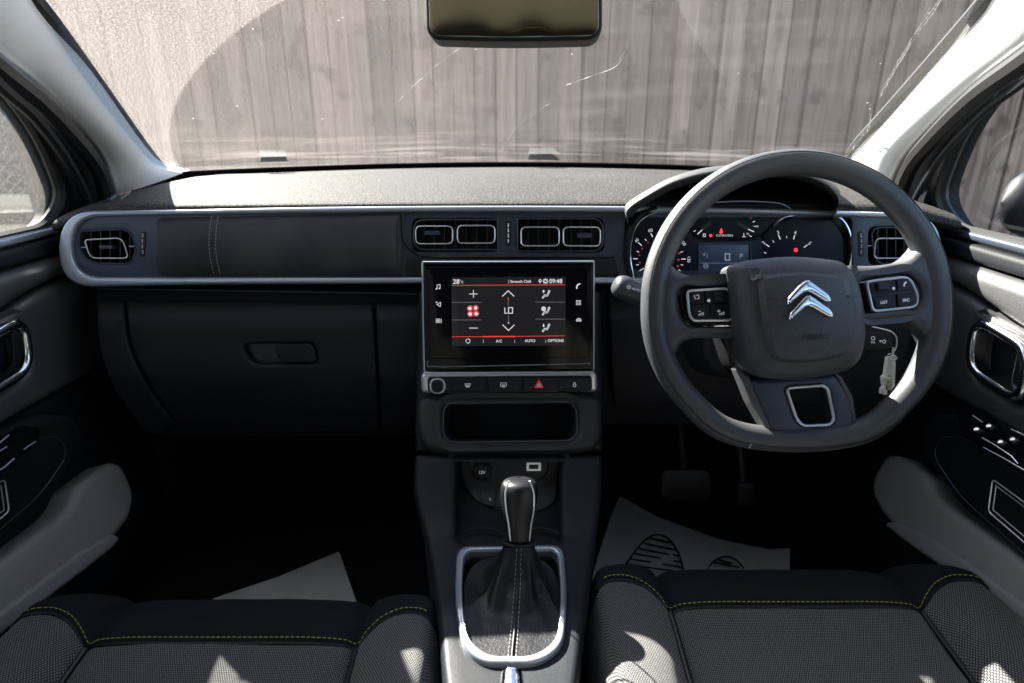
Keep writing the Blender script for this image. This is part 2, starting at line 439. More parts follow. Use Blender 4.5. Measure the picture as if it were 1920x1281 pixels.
while s < 9.0:
    w = .112 + random.uniform(-.010, .010); o = fence_pt(s); h = 1.84 + random.uniform(-.012, .012) + .02 * s
    th = .020; lift = random.uniform(0, .010); ln = random.uniform(-.006, .006)
    q = []
    for (a, dd) in ((0, lift), (w, .004 + lift), (w, .020 + lift), (0, th + lift)):
        for z in (.05, h): q.append(bm.verts.new(o + dx * (a + ln * z) + dn * dd + Vector((0, 0, z))))
    for f in ((0, 2, 3, 1), (2, 4, 5, 3), (4, 6, 7, 5), (6, 0, 1, 7), (1, 3, 5, 7), (0, 6, 4, 2)): bm.faces.new([q[j] for j in f])
    o2 = o + dx * (w - .06) - dn * .022
    q = [bm.verts.new(o2 + dx * a + dn * dd + Vector((0, 0, z))) for a, dd in ((0, 0), (.13, 0), (.13, .018), (0, .018)) for z in (.05, h - .02)]
    for f in ((0, 2, 3, 1), (2, 4, 5, 3), (4, 6, 7, 5), (6, 0, 1, 7), (1, 3, 5, 7), (0, 6, 4, 2)): bm.faces.new([q[j] for j in f])
    s += w + .010; i += 1
finish('board_panel', bm, M_wood, fen, weld=False, sharp=20)
for s in (0.05, 2.45, 4.85, 7.25):
    bm = bmesh.new(); o = fence_pt(s) - dn * .06; box_into(bm, o - Vector((.05, .05, 0)), o + Vector((.05, .05, 1.86)))
    finish('post', bm, M_wood, fen)

# foliage behind the fence
M_leafA = mat('yellow_green_leaf', (.11, .13, .025), .6, var=1.2, vscale=8, vcol=(.26, .24, .06))
M_bark = mat('bark', (.09, .07, .05), .9)
def bush(name, cx, cy, zb, rx, ry, rz, nleaf, label, m=M_leafA, ls=.07, group=None):
    t = thing(name, (cx, cy, 0), label, 'tree', group)
    bm = bmesh.new()
    for i in range(nleaf):
        while True:
            p = Vector((random.uniform(-1, 1), random.uniform(-1, 1), random.uniform(-1, 1)))
            if p.length < 1 and (noise.noise(p * 2.3 + Vector((cx, cy, 3))) > -.12): break
        c = Vector((cx + p.x * rx, cy + p.y * ry, zb + rz + p.z * rz))
        q = Matrix.Rotation(random.uniform(0, 6.28), 3, 'Z') @ Matrix.Rotation(random.uniform(-1.2, 1.2), 3, 'X')
        a = ls * random.uniform(.6, 1.3)
        bm.faces.new([bm.verts.new(c + q @ Vector(v)) for v in ((-a * .5, 0, 0), (0, -a * .3, .01), (a * .6, 0, 0), (0, a * .3, .01))])
    finish('crown', bm, m, t, weld=False)
    bm = bmesh.new(); tube_into(bm, [(cx, cy, 0), (cx + .05, cy, zb), (cx - .05, cy + .05, zb + rz)], [.09, .06, .03])
    for a in range(5):
        tube_into(bm, [(cx, cy, zb * .9), (cx + .5 * rx * cos(a * 1.3), cy + .5 * ry * sin(a * 1.3), zb + rz * (.7 + .1 * a))], [.04, .015], seg=6)
    finish('trunk', bm, M_bark, t, weld=False)
bush('bushy_tree', -1.2, 6.4, 1.3, 1.3, .9, .8, 2600, 'yellow green bush rising behind the fence left of the mirror', group=None)
bush('bushy_tree', -4.6, 6.6, 1.1, 1.6, .9, 1.0, 2600, 'yellow green bush behind the fence at the far left corner of the windscreen')

# chain link fence, kerb and pale wall seen past the left door window
M_wire = mat('galvanised_wire', (.45, .46, .47), .4, .8)
clf = thing('chain_link_fence', (-7, 9, 0), 'grey chain link fence far off, seen in the left door window', 'fence')
bm = bmesh.new()
A = Vector((-11.5, 7.6, 0)); B = Vector((-4.2, 9.6, 0)); dd = (B - A).normalized(); Ln = (B - A).length; H = 1.7; k = .0
while k < Ln + H:
    for sg in (1, -1):
        a0 = k if sg < 0 else k - H; z0, z1 = 0, H; p = [(a0, 0), (a0 + sg * H, H)]
        if sg < 0: p = [(k, 0), (k - H, H)]
        (u0, w0), (u1, w1) = p
        def clip(u0, w0, u1, w1):
            t0, t1 = 0, 1
            du = u1 - u0
            ts = sorted([(0 - u0) / du, (Ln - u0) / du]); t0 = max(t0, ts[0]); t1 = min(t1, ts[1])
            return (u0 + du * t0, w0 + (w1 - w0) * t0, u0 + du * t1, w0 + (w1 - w0) * t1) if t1 > t0 else None
        c = clip(u0, w0, u1, w1)
        if c: tube_into(bm, [A + dd * c[0] + Vector((0, 0, c[1] + .12)), A + dd * c[2] + Vector((0, 0, c[3] + .12))], .007, seg=4, cap=False)
    k += .16
finish('wire_mesh', bm, M_wire, clf, weld=False)
for i in range(4):
    p = A.lerp(B, i / 3); tube('post', M_wire, clf, [p, p + Vector((0, 0, 1.95))], .03)
M_conc = mat('pale_concrete', (.055, .052, .048), .85, var=.3)
bm = bmesh.new(); a, b = Vector((-12, 5.6, 0)), Vector((-3.6, 7.9, 0)); dr = (b - a).normalized(); nn = Vector((-dr.y, dr.x, 0))
vs = [bm.verts.new(p + Vector((0, 0, z))) for z in (0, .12) for p in (a, b, b + nn * .15, a + nn * .15)]
for f in ((0, 1, 5, 4), (1, 2, 6, 5), (2, 3, 7, 6), (3, 0, 4, 7), (4, 5, 6, 7)): bm.faces.new([vs[i] for i in f])
finish('kerb', bm, M_conc, kind='structure', label='pale concrete kerb beyond the left door window', cat='kerb')
M_brick = mat('reddish_wall', (.13, .09, .08), .9, var=.5, vcol=(.30, .29, .28), vscale=1.6)
bm = bmesh.new(); box_into(bm, (-16, 13, 0), (-3.0, 13.3, 3.2))
finish('garden_wall', bm, M_brick, label='mottled pale and reddish wall far behind the chain link fence', cat='wall')

# ================================================================== CAR BODY
body = thing('car', (0, .2, .3), 'car seen from its cabin: pale pillars, dusty windscreen and two dark front doors', 'car')
# windscreen
def glassP(x, s):
    return Vector((x * (1 - .15 * s), 1.52 - .62 * x * x - s * (.90 - .36 * x * x), 1.082 + .40 * s))
def glass_mat():
    m = bpy.data.materials.new('dusty_windscreen'); m.use_nodes = True; n = m.node_tree.nodes; L = m.node_tree.links
    n.remove(n['Principled BSDF']); out = n['Material Output']
    tr = n.new('ShaderNodeBsdfTransparent'); tr.inputs[0].default_value = (.93, .95, .94, 1)
    gl = n.new('ShaderNodeBsdfGlossy'); gl.inputs['Roughness'].default_value = .02
    fr = n.new('ShaderNodeFresnel'); fr.inputs[0].default_value = 1.35
    fk = n.new('ShaderNodeMath'); fk.operation = 'MULTIPLY'; fk.inputs[1].default_value = .13; L.new(fr.outputs[0], fk.inputs[0])
    m1 = n.new('ShaderNodeMixShader'); L.new(fk.outputs[0], m1.inputs[0]); L.new(tr.outputs[0], m1.inputs[1]); L.new(gl.outputs[0], m1.inputs[2])
    du = n.new('ShaderNodeBsdfTranslucent'); du.inputs[0].default_value = (.285, .268, .252, 1)
    m2 = n.new('ShaderNodeMixShader'); L.new(m1.outputs[0], m2.inputs[1]); L.new(du.outputs[0], m2.inputs[2]); L.new(m2.outputs[0], out.inputs[0])
    uv = n.new('ShaderNodeUVMap'); uv.uv_map = 'uv'     # uv = metres across and up the glass
    sp = n.new('ShaderNodeSeparateXYZ'); L.new(uv.outputs[0], sp.inputs[0])
    def mth(op, a, b=None, c=None):
        k = n.new('ShaderNodeMath'); k.operation = op
        for i, v in enumerate((a, b, c)):
            if v is None: continue
            if isinstance(v, (int, float)): k.inputs[i].default_value = v
            else: L.new(v, k.inputs[i])
        return k.outputs[0]
    def nz(scale, det=2, vec=None, dist=0):
        t = n.new('ShaderNodeTexNoise'); t.inputs['Scale'].default_value = scale; t.inputs['Detail'].default_value = det
        t.inputs['Distortion'].default_value = dist; L.new(vec or uv.outputs[0], t.inputs['Vector']); return t.outputs[0]
    def ss(x, a, b):
        k = n.new('ShaderNodeMapRange'); k.interpolation_type = 'SMOOTHSTEP'; k.inputs[1].default_value = a; k.inputs[2].default_value = b; L.new(x, k.inputs[0]); return k.outputs[0]
    X, Y = sp.outputs[0], sp.outputs[1]
    def circ(cx, cy, r, w=.003):        # 1 inside
        d = mth('SQRT', mth('ADD', mth('POWER', mth('SUBTRACT', X, cx), 2.), mth('POWER', mth('SUBTRACT', Y, cy), 2.)))
        return mth('SUBTRACT', 1., ss(d, r - w, r + w))
    sw1 = circ(*WIPE1); sw2 = circ(*WIPE2)
    swept = mth('MAXIMUM', sw1, mth('MULTIPLY', sw2, mth('GREATER_THAN', X, .0)))
    grain = ss(nz(420, 1), .42, .72); grain2 = ss(nz(330, 2), .5, .8); big = nz(3.2, 4)
    unsw = mth('ADD', .095, mth('ADD', mth('MULTIPLY', grain, .20), mth('MULTIPLY', big, .06)))
    # left half of the swept area carries more film than the right
    side = ss(X, -.55, .35)
    swd = mth('ADD', mth('SUBTRACT', .045, mth('MULTIPLY', side, .03)), mth('ADD', mth('MULTIPLY', grain, mth('SUBTRACT', .10, mth('MULTIPLY', side, .075))), mth('MULTIPLY', big, .03)))
    leftside = mth('SUBTRACT', 1., ss(X, .1, .5))
    uns2 = mth('ADD', mth('MULTIPLY', unsw, leftside), mth('MULTIPLY', mth('SUBTRACT', 1., leftside), mth('ADD', .19, mth('MULTIPLY', grain2, .14))))
    den = mth('ADD', mth('MULTIPLY', uns2, mth('SUBTRACT', 1., swept)), mth('MULTIPLY', swd, swept))
    # a paler film low down and in broad wiped bands
    mpb = n.new('ShaderNodeMapping'); mpb.inputs['Scale'].default_value = (1.3, 5, 1); mpb.inputs['Rotation'].default_value = (0, 0, .35); L.new(uv.outputs[0], mpb.inputs[0])
    den = mth('ADD', den, mth('MULTIPLY', ss(nz(2.2, 4, mpb.outputs[0], .8), .48, .72), mth('MULTIPLY', .022, swept)))
    # specks and smears low on the glass
    vo = n.new('ShaderNodeTexVoronoi'); vo.inputs['Scale'].default_value = 55; L.new(uv.outputs[0], vo.inputs['Vector'])
    wn = n.new('ShaderNodeTexWhiteNoise'); L.new(vo.outputs['Position'], wn.inputs['Vector'])
    speck = mth('MULTIPLY', mth('LESS_THAN', vo.outputs['Distance'], .07), mth('GREATER_THAN', wn.outputs[0], .93))
    den = mth('ADD', den, mth('MULTIPLY', speck, .5))
    mp = n.new('ShaderNodeMapping'); mp.inputs['Scale'].default_value = (2.2, 22, 1); L.new(uv.outputs[0], mp.inputs[0])
    sm_ = mth('MULTIPLY', ss(nz(1.6, 5, mp.outputs[0], .6), .45, .75), mth('SUBTRACT', 1., ss(Y, .05, .26)))
    den = mth('ADD', den, mth('MULTIPLY', sm_, .16))
    L.new(mth('MINIMUM', den, .9), m2.inputs[0])
    return m
def gs_uv(px, py):                   # photograph pixel -> (metres across, metres up) on the glass
    x, s = 0, .3
    for _ in range(60):
        p = glassP(x, s); d = ray(px, py); q = CAM + d * (p.y / d.y)
        x = q.x / (1 - .15 * s); s += ((q.z - 1.082) / .40 - s) * .5
    return x, s * .98
def fitc(pts):
    import numpy as np
    A_ = np.array([[2 * a, 2 * b, 1] for a, b in pts]); bb = np.array([a * a + b * b for a, b in pts])
    c = np.linalg.lstsq(A_, bb, rcond=None)[0]; return float(c[0]), float(c[1]), float((c[2] + c[0] ** 2 + c[1] ** 2) ** .5)
WIPE1 = fitc([gs_uv(*p) for p in ((327, 305), (325, 245), (338, 180), (362, 130), (400, 95), (450, 60), (528, 2))])
WIPE2 = fitc([gs_uv(*p) for p in ((1590, 290), (1645, 195), (1700, 95), (1750, 8))])
print('WIPE', WIPE1, WIPE2)
WIPE2 = (WIPE2[0], WIPE2[1], WIPE2[2]) if WIPE2[0] < .6 else (.55 - 1.2, .1, 1.2)
M_glass = glass_mat()
def side_glass(dust, tr_=.62):
    m = bpy.data.materials.new('side_glass'); m.use_nodes = True; n = m.node_tree.nodes; L = m.node_tree.links
    n.remove(n['Principled BSDF']); out = n['Material Output']
    tr = n.new('ShaderNodeBsdfTransparent'); tr.inputs[0].default_value = (tr_, tr_ * 1.03, tr_ * 1.01, 1)
    gl = n.new('ShaderNodeBsdfGlossy'); gl.inputs['Roughness'].default_value = .03
    m1 = n.new('ShaderNodeMixShader'); m1.inputs[0].default_value = .05; L.new(tr.outputs[0], m1.inputs[1]); L.new(gl.outputs[0], m1.inputs[2])
    du = n.new('ShaderNodeBsdfTranslucent'); du.inputs[0].default_value = (.30, .29, .27, 1)
    tc = n.new('ShaderNodeTexCoord'); t = n.new('ShaderNodeTexNoise'); t.inputs['Scale'].default_value = 380; L.new(tc.outputs['Object'], t.inputs['Vector'])
    k = n.new('ShaderNodeMapRange'); k.inputs[1].default_value = .4; k.inputs[2].default_value = .8; k.inputs[3].default_value = dust; k.inputs[4].default_value = dust * 2.6; L.new(t.outputs[0], k.inputs[0])
    m2 = n.new('ShaderNodeMixShader'); L.new(k.outputs[0], m2.inputs[0]); L.new(m1.outputs[0], m2.inputs[1]); L.new(du.outputs[0], m2.inputs[2]); L.new(m2.outputs[0], out.inputs[0])
    return m
bm = bmesh.new(); uvl = bm.loops.layers.uv.new('uv'); NX, NS = 40, 24; g = []
for i in range(NS + 1):
    g.append([(bm.verts.new(glassP(-.74 + 1.46 * j / NX, i / NS)), (-.74 + 1.46 * j / NX, i / NS * .98)) for j in range(NX + 1)])
for i in range(NS):
    for j in range(NX):
        q = (g[i][j], g[i][j + 1], g[i + 1][j + 1], g[i + 1][j]); f = bm.faces.new([a[0] for a in q])
        for l, a in zip(f.loops, q): l[uvl].uv = a[1]
wsg = finish('windscreen', bm, M_glass, body, weld=False, label='dusty windscreen with a cleaner wiper-swept arc')
# black border at the foot of the glass
rows = [[glassP(-.72 + 1.42 * j / 12, -.10) + Vector((0, -.01, -.002)) for j in range(13)], [glassP(-.72 + 1.42 * j / 12, .042) + Vector((0, -.004, -.004)) for j in range(13)]]
loft('screen_border', M_rubber, wsg, rows, 4, 2, thick=.002)
def gpt(px, py, off=-.004):
    x, w = gs_uv(px, py); return glassP(x, w / .98) + Vector((0, off, -.002))
def smear(pts, w, name='water_streak', jit=1.2, n=6):
    bm = bmesh.new(); P_ = sm(pts, n, False)
    tube_into(bm, [gpt(x + random.uniform(-jit, jit), y) for x, y in P_], [w * random.choice((.15, .5, 1., 1.3)) for _ in P_], seg=4)
    finish(name, bm, M_streak, wsg, weld=False)
M_streak = mat('dried_water_mark', (.40, .40, .40), .6)
smear([(1762, -4), (1740, 30), (1716, 62), (1690, 104), (1664, 150), (1646, 182)], .0007, n=10)
smear([(1740, 20), (1710, 72), (1688, 112)], .0004, n=10)
smear([(1630, 200), (1626, 235), (1610, 262), (1585, 290)], .0006, jit=3, n=8)
smear([(868, 84), (820, 120), (775, 160), (740, 196)], .00025, 'scratch', .3)
smear([(940, 290), (970, 240), (1010, 205), (1032, 192)], .00025, 'scratch', .3)
smear([(1060, 158), (1110, 140), (1155, 122), (1175, 92)], .00025, 'scratch', .4)
for q in ([(990, 297), (993, 287), (1035, 286), (1050, 298)], [(492, 301), (494, 292), (540, 291), (543, 300)]):  # pale slabs standing in for the demister vents' reflection in the glass
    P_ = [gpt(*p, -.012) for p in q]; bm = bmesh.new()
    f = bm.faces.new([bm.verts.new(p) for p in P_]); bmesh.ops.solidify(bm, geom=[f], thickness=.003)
    finish('vent_reflection', bm, mat('reflection_grey', (.22, .25, .27), .5), wsg)
# pillars
def pillar(sg, pts_in, pts_out, name='windscreen_pillar'):
    # pts: (px, py, Y)
    rows = []
    n = len(pts_in)
    I = [at_y(*p) for p in pts_in]; O = [at_y(*p) for p in pts_out]
    for a, b in zip(I, O):
        r = []
        v = (b - a)
        for t in (0, .0, .12, .3, .5, .7, .88, 1., 1.0):
            q = a.lerp(b, t); bul = sin(pi * t) ** .7 * .018
            q = q + Vector((-sg * bul * .7, -bul, 0)); r.append(q)
        r[0] = a + Vector((sg * .012, .05, .0)); r[-1] = b + Vector((sg * .035, .03, 0))
        rows.append(r)
    return loft(name, M_pillar, body, rows, 4, 6)
pillar(-1, [(-340, -400, .45), (-120, -200, .62), (50, 0, .80), (150, 125, .95), (250, 262, 1.12), (292, 308, 1.19), (345, 323, 1.24)],
       [(-500, -300, .42), (-240, -80, .58), (0, 105, .76), (72, 160, .88), (145, 232, 1.0), (192, 298, 1.09), (214, 366, 1.13)])
pillar(1, [(2220, -400, .45), (2010, -180, .62), (1868, 0, .80), (1782, 98, .92), (1690, 200, 1.05), (1625, 272, 1.15), (1590, 312, 1.21)],
       [(2380, -300, .42), (2150, -80, .58), (1925, 88, .76), (1820, 165, .88), (1738, 245, 1.0), (1690, 305, 1.08), (1664, 370, 1.12)])
# black edge between pillar and glass, door aperture seals
def strip(pts, r, m=M_rubber, name='seal'):
    return tube(name, m, body, sm([tuple(at_y(*p)) for p in pts], 5, False), r, seg=8)
strip([(-60, -130, .72), (65, 0, .83), (162, 120, .99), (262, 260, 1.17), (305, 309, 1.25), (345, 322, 1.28)], .0115, name='screen_edge')
strip([(1960, -130, .72), (1852, 0, .83), (1770, 93, .95), (1678, 196, 1.08), (1612, 268, 1.18), (1590, 300, 1.24)], .0115, name='screen_edge')
strip([(-90, 55, .66), (0, 128, .75), (70, 185, .87), (140, 258, .98), (185, 320, 1.06), (205, 390, 1.08)], .013)
strip([(2010, 50, .66), (1925, 112, .74), (1830, 180, .85), (1750, 258, .97), (1705, 315, 1.04), (1678, 390, 1.07)], .013)
strip([(-60, 105, .66), (0, 162, .75), (60, 215, .86), (115, 285, .96), (152, 350, 1.02), (170, 400, 1.04)], .008, M_low, 'door_aperture_lip')
strip([(2010, 85, .66), (1925, 150, .74), (1840, 215, .85), (1768, 290, .96), (1722, 360, 1.02), (1705, 400, 1.04)], .005, M_low, 'door_aperture_lip')
# roof, header, rear shell
bm = bmesh.new()
box_into(bm, (-.60, -1.8, 1.50), (.58, .60, 1.53))
finish('roof', bm, M_roof, body)
bm = bmesh.new(); box_into(bm, (-.13, -.50, 1.488), (-.02, -.40, 1.499)); finish('mirror_image_block', bm, mat('mirror_image_amber', (.7, .5, .2), .3), body)  # unseen amber box, added to give the mirror a gold patch to reflect
loft('roof_header', M_roof, body, [[glassP(-.70 + 1.38 * j / 8, .93) + Vector((0, -.02, -.012)) for j in range(9)], [glassP(-.70 + 1.38 * j / 8, 1.02) + Vector((0, -.06, .0)) for j in range(9)], [Vector((-.60 + 1.18 * j / 8, .42, 1.498)) for j in range(9)]], 3, 3, thick=.01)
for sg, X in ((-1, XL), (1, XR)):
    bm = bmesh.new()
    q = [(.12, .3, 0), (-.02, .3, 0), (-.10, 1.5, .13), (.06, 1.5, .13)]
    a = [bm.verts.new((sg * (X - k), y, z)) for y, z, k in q]; b = [bm.verts.new((sg * (X - k - .05), y, z)) for y, z, k in q]
    for i in range(4): bm.faces.new((a[i], a[(i + 1) % 4], b[(i + 1) % 4], b[i]))
    bm.faces.new(a); bm.faces.new(b[::-1]); finish('door_post', bm, M_pillar, body)
    bm = bmesh.new(); box_into(bm, (sg * X - .01, -1.8, .3), (sg * X + .01, -.02, 1.05)); finish('side_panel', bm, M_door, body)
    bm = bmesh.new(); box_into(bm, (sg * (X - .11) - .03, -1.8, 1.42), (sg * (X - .11) + .03, .55, 1.50)); finish('roof_rail', bm, M_pillar, body)
bm = bmesh.new(); box_into(bm, (-.70, -1.82, .3), (.68, -1.78, 1.12)); finish('rear_panel', bm, M_door, body)
M_tint = bpy.data.materials.new('light_cutting_glass'); M_tint.use_nodes = True; _n = M_tint.node_tree.nodes; _n.remove(_n['Principled BSDF'])  # unseen rear glazing, added this dark to hold light out of the cabin
_t = _n.new('ShaderNodeBsdfTransparent'); _t.inputs[0].default_value = (.05, .055, .06, 1); M_tint.node_tree.links.new(_t.outputs[0], _n['Material Output'].inputs[0])
for sg, X in ((-1, XL), (1, XR)):
    bm = bmesh.new(); bm.faces.new([bm.verts.new(q) for q in ((sg * X, -1.8, 1.05), (sg * X, -.03, 1.05), (sg * (X - .11), -.10, 1.43), (sg * (X - .11), -1.8, 1.43))]); finish('rear_side_glass', bm, M_tint, body)
bm = bmesh.new(); bm.faces.new([bm.verts.new(q) for q in ((-.70, -1.8, 1.12), (.68, -1.8, 1.12), (.60, -1.8, 1.5), (-.62, -1.8, 1.5))]); finish('rear_window', bm, M_tint, body)
bm = bmesh.new(); box_into(bm, (-.72, -1.8, .28), (.70, 1.62, .34)); finish('cabin_floor', bm, M_carpet, body)
bm = bmesh.new(); box_into(bm, (-.74, 1.50, .3), (.72, 1.53, 1.05)); box_into(bm, (-.74, 1.1, .3), (-.70, 1.5, 1.03)); box_into(bm, (.69, 1.1, .3), (.73, 1.5, 1.03))
finish('bulkhead', bm, M_carpet, body, weld=False)
loft('bonnet', M_bonnet, body, [[Vector((x, 1.55 - .5 * x * x, 1.045)) for x in (-.75, -.4, 0, .4, .74)], [Vector((x, 1.9 - .2 * x * x, 1.0 - .06 * x * x)) for x in (-.8, -.4, 0, .4, .8)], [Vector((x, 2.5 - .2 * x * x, .88 - .08 * x * x)) for x in (-.78, -.4, 0, .4, .78)], [Vector((x, 2.75 - .3 * x * x, .6)) for x in (-.75, -.4, 0, .4, .75)]], 4, 4)

# ================================================================== DASHBOARD
dash = thing('dashboard', (0, 1.0, .75), 'dark dashboard with sunlit grained top, pill-shaped trim band, touchscreen and glovebox', 'dashboard')
def padY(x): return .972 - .10 * x * x
def pad_row(dy, z, back=False):
    r = []
    for i in range(17):
        x = -.672 + 1.33 * i / 16
        edge = max(0, abs(x + .005) - .57) / .10
        y = (1.50 - .60 * x * x) if back else padY(x) + dy
        r.append(Vector((x, y, z - .022 * edge ** 2)))
    return r
def midrow(t, z):
    a, b = pad_row(0, z), pad_row(0, z, True)
    return [p.lerp(q, t) for p, q in zip(a, b)]
loft('top_pad', M_pad, dash, [midrow(1.0, 1.082), midrow(.75, 1.088), midrow(.5, 1.087), midrow(.25, 1.082), midrow(.10, 1.077), pad_row(.006, 1.072), pad_row(-.004, 1.066), pad_row(-.004, 1.058), pad_row(.02, 1.052)], 3, 4)
# demister grille at the left end of the pad
P1 = Plane((-.60, 1.05, 1.0745), (0, -.05, 1))
slab('demister_grille', M_black, dash, P1, rp([(190, 382), (232, 367), (282, 366), (262, 380)], 4), 0, .003, .001)
for i in range(3):
    slab('grille_bar', M_vpan, dash, P1, rp([(202 + i * 20, 380), (220 + i * 20, 368), (226 + i * 20, 368), (209 + i * 20, 380)], 1), .002, .006, .0008)
# trim band
SB = Surf([(380, .968), (540, .950)], .10)
O = rp([(112, 391), (300, 389.5), (600, 383), (960, 380.5), (1300, 383), (1600, 391), (1765, 398), (1765, 545), (1500, 539), (960, 535), (400, 537), (112, 543)], [88, 400, 600, 600, 600, 300, 78, 76, 200, 200, 200, 74], 12)
Hh = rp([(141, 407), (400, 402), (960, 395), (1500, 403), (1742, 412), (1742, 519), (1500, 519.5), (960, 519), (141, 519.5)], [60, 300, 600, 300, 55, 52, 100, 100, 55], 12)
VH = [rp([(151, 432), (236, 428), (251, 439), (258, 470), (249, 492), (240, 497), (180, 495), (158, 484), (147, 455)], 8), rr(772, 409, 936, 473, 16), rr(967, 408, 1133, 474, 16), rr(1626, 424, 1735, 498, 16), rp([(1170, 400), (1598, 398), (1600, 512), (1590, 528), (1200, 528), (1164, 500)], 14)]
slab('band_body', M_plas, dash, SB, O, -.05, .0, .008, step=60, holes=[offs(v, -4) for v in VH], hdepth=-.045)
slab('band_frame', M_satin, dash, SB, offs(O, 5), -.004, .011, .0045, holes=[Hh], step=60, segs=5)
slab('band_backing', M_vpan, dash, SB, offs(Hh, -3), -.006, .003, .0005, holes=[VH[0], VH[1], VH[2], VH[3], rp([(1172, 408), (1597, 408), (1597, 508), (1190, 508), (1168, 490)], 10)], step=60, hdepth=-.035)
# padded passenger panel with double stitching
slab('padded_panel', M_soft, dash, SB, rp([(298, 409), (752, 401), (755, 517), (304, 518), (297, 500)], [8, 4, 3, 12, 10]), .0, .009, .006, bulge=lambda x, y: .010 * max(0, 1 - ((y - 460) / 57) ** 2) , step=16)
def padh(x, y): return .0098 + .010 * max(0, 1 - ((y - 460) / 57) ** 2)
for x0 in (403, 413):
    pts = [(x0 + 6 * ((yy - 445) / 72) ** 2 * (1 if yy > 445 else .6) + (-2 if x0 < 408 else 0), yy) for yy in range(406, 517, 3)]
    dashes('stitching', M_wthread, dash, [SB.P(a, b, padh(a, b)) for a, b in pts], ln=.0034, gap=.0018, r=.00045)
# end vents and centre vents: recess, slats, bright ring, tab
def vent(outline, rings, slats_x, ytop, ybot, tabs, label, xbar=None):
    cx = sum(p[0] for p in outline) / len(outline); cy = sum(p[1] for p in outline) / len(outline)
    v = slab('air_vent', M_black, dash, SB, offs(outline, -3), -.036, -.030, .001, label=label)
    ring('vent_rim', M_vpan, v, SB, outline, .0035, .0012)
    for x in slats_x:
        bm = bmesh.new(); a = [SB.P(x - 1, ytop, -.004), SB.P(x + 1, ytop, -.004), SB.P(x + 1, ybot, -.004), SB.P(x - 1, ybot, -.004)]
        b = [SB.P(x - 1, ytop, -.028), SB.P(x + 1, ytop, -.028), SB.P(x + 1, ybot, -.028), SB.P(x - 1, ybot, -.028)]
        va = [bm.verts.new(q) for q in a]; vb = [bm.verts.new(q) for q in b]
        bm.faces.new(va)
        for i in range(4): bm.faces.new((va[i], vb[i], vb[(i + 1) % 4], va[(i + 1) % 4]))
        finish('slat', bm, M_black, v)
    if xbar:
        for x0, x1, y in xbar: tube('cross_bar', M_satin, v, [SB.P(x0, y, .001), SB.P(x1, y, .001)], .0011)
    for rg in rings: ring('vent_ring', M_brush, v, SB, rg, .004, .0011)
    for tb in tabs: slab('tab', M_vpan, v, SB, rp(tb, 1.5), -.01, .006, .001)
    return v
vent(rp([(152, 434), (235, 430), (250, 440), (257, 470), (249, 491), (240, 495), (180, 493), (160, 483), (150, 455)], 8),
     [rp([(161, 450), (232, 446), (243, 484), (172, 484)], [7, 14, 9, 13])], [168, 186, 204, 223, 241], 432, 493,
     [[(189, 460), (214, 460), (214, 467), (189, 467)]], 'left end air vent beside the passenger door', [(151, 162, 464), (243, 255, 462)])
vent(rp([(776, 412), (933, 412), (934, 468), (776, 468)], [22, 3, 3, 22]),
     [rr(780, 424, 849, 457, 10), rr(858, 423, 928, 456, 10)], [794, 813, 833, 853, 874, 894, 913], 413, 467,
     [[(797, 433), (825, 433), (825, 441), (797, 441)]], 'left of the two centre air vents')
vent(rp([(970, 410), (1130, 410), (1130, 471), (970, 471)], [3, 22, 22, 3]),
     [rr(977, 426, 1048, 461, 10), rr(1056, 426, 1125, 461, 10)], [991, 1010, 1030, 1050, 1071, 1090, 1110], 411, 470,
     [[(1082, 437), (1108, 437), (1108, 446), (1082, 446)]], 'right of the two centre air vents')
vent(rp([(1630, 427), (1720, 427), (1720, 495), (1640, 495)], [20, 8, 8, 20]),
     [rp([(1640, 447), (1715, 447), (1715, 484), (1636, 484)], 10)], [1648, 1665, 1682, 1698], 428, 494, [], 'right end air vent seen through the steering wheel', [(1625, 1638, 461)])
# vent wheels
def vwheel(x, y0, y1, bend):
    w = slab('vent_wheel', M_black, dash, SB, rp([(x - 5, y0), (x + 5, y0), (x + 5 - bend, y1), (x - 5 - bend, y1)], 3), .0, .0045, .001)
    n = 4; L = (y1 - y0)
    bm = bmesh.new()
    for i in range(n):
        a = y0 + L * (.09 + .215 * i); b = a + L * .15
        bx = lambda y: x + bend * (((y - (y0 + y1) / 2) / (L / 2)) ** 2 - .6)
        tube_into(bm, [SB.P(bx(a), a, .005), SB.P(bx(b), b, .005)], .0009, seg=6)
    finish('wheel_rib', bm, M_brush, w, weld=False)
vwheel(271, 434, 481, 2.5); vwheel(953, 415, 460, 0); vwheel(1611, 434, 481, -2.5)
slab('centre_divider', M_vpan, dash, SB, rr(938, 408, 966, 472, 2), .0, .0035, .0008, holes=[rr(947, 413, 959, 462, 5)])
tube('panel_seam', M_black, dash, [SB.P(756, 401, .004), SB.P(756, 440, .004), SB.P(764, 462, .004), SB.P(785, 478, .004), SB.P(820, 482, .004), SB.P(1150, 481, .004)], .0018, seg=6)
slab('centre_lower_panel', M_plas, dash, SB, rp([(800, 484), (1152, 484), (1160, 517), (760, 517), (762, 480)], [4, 3, 3, 3, 20]), .002, .0075, .003, step=60)

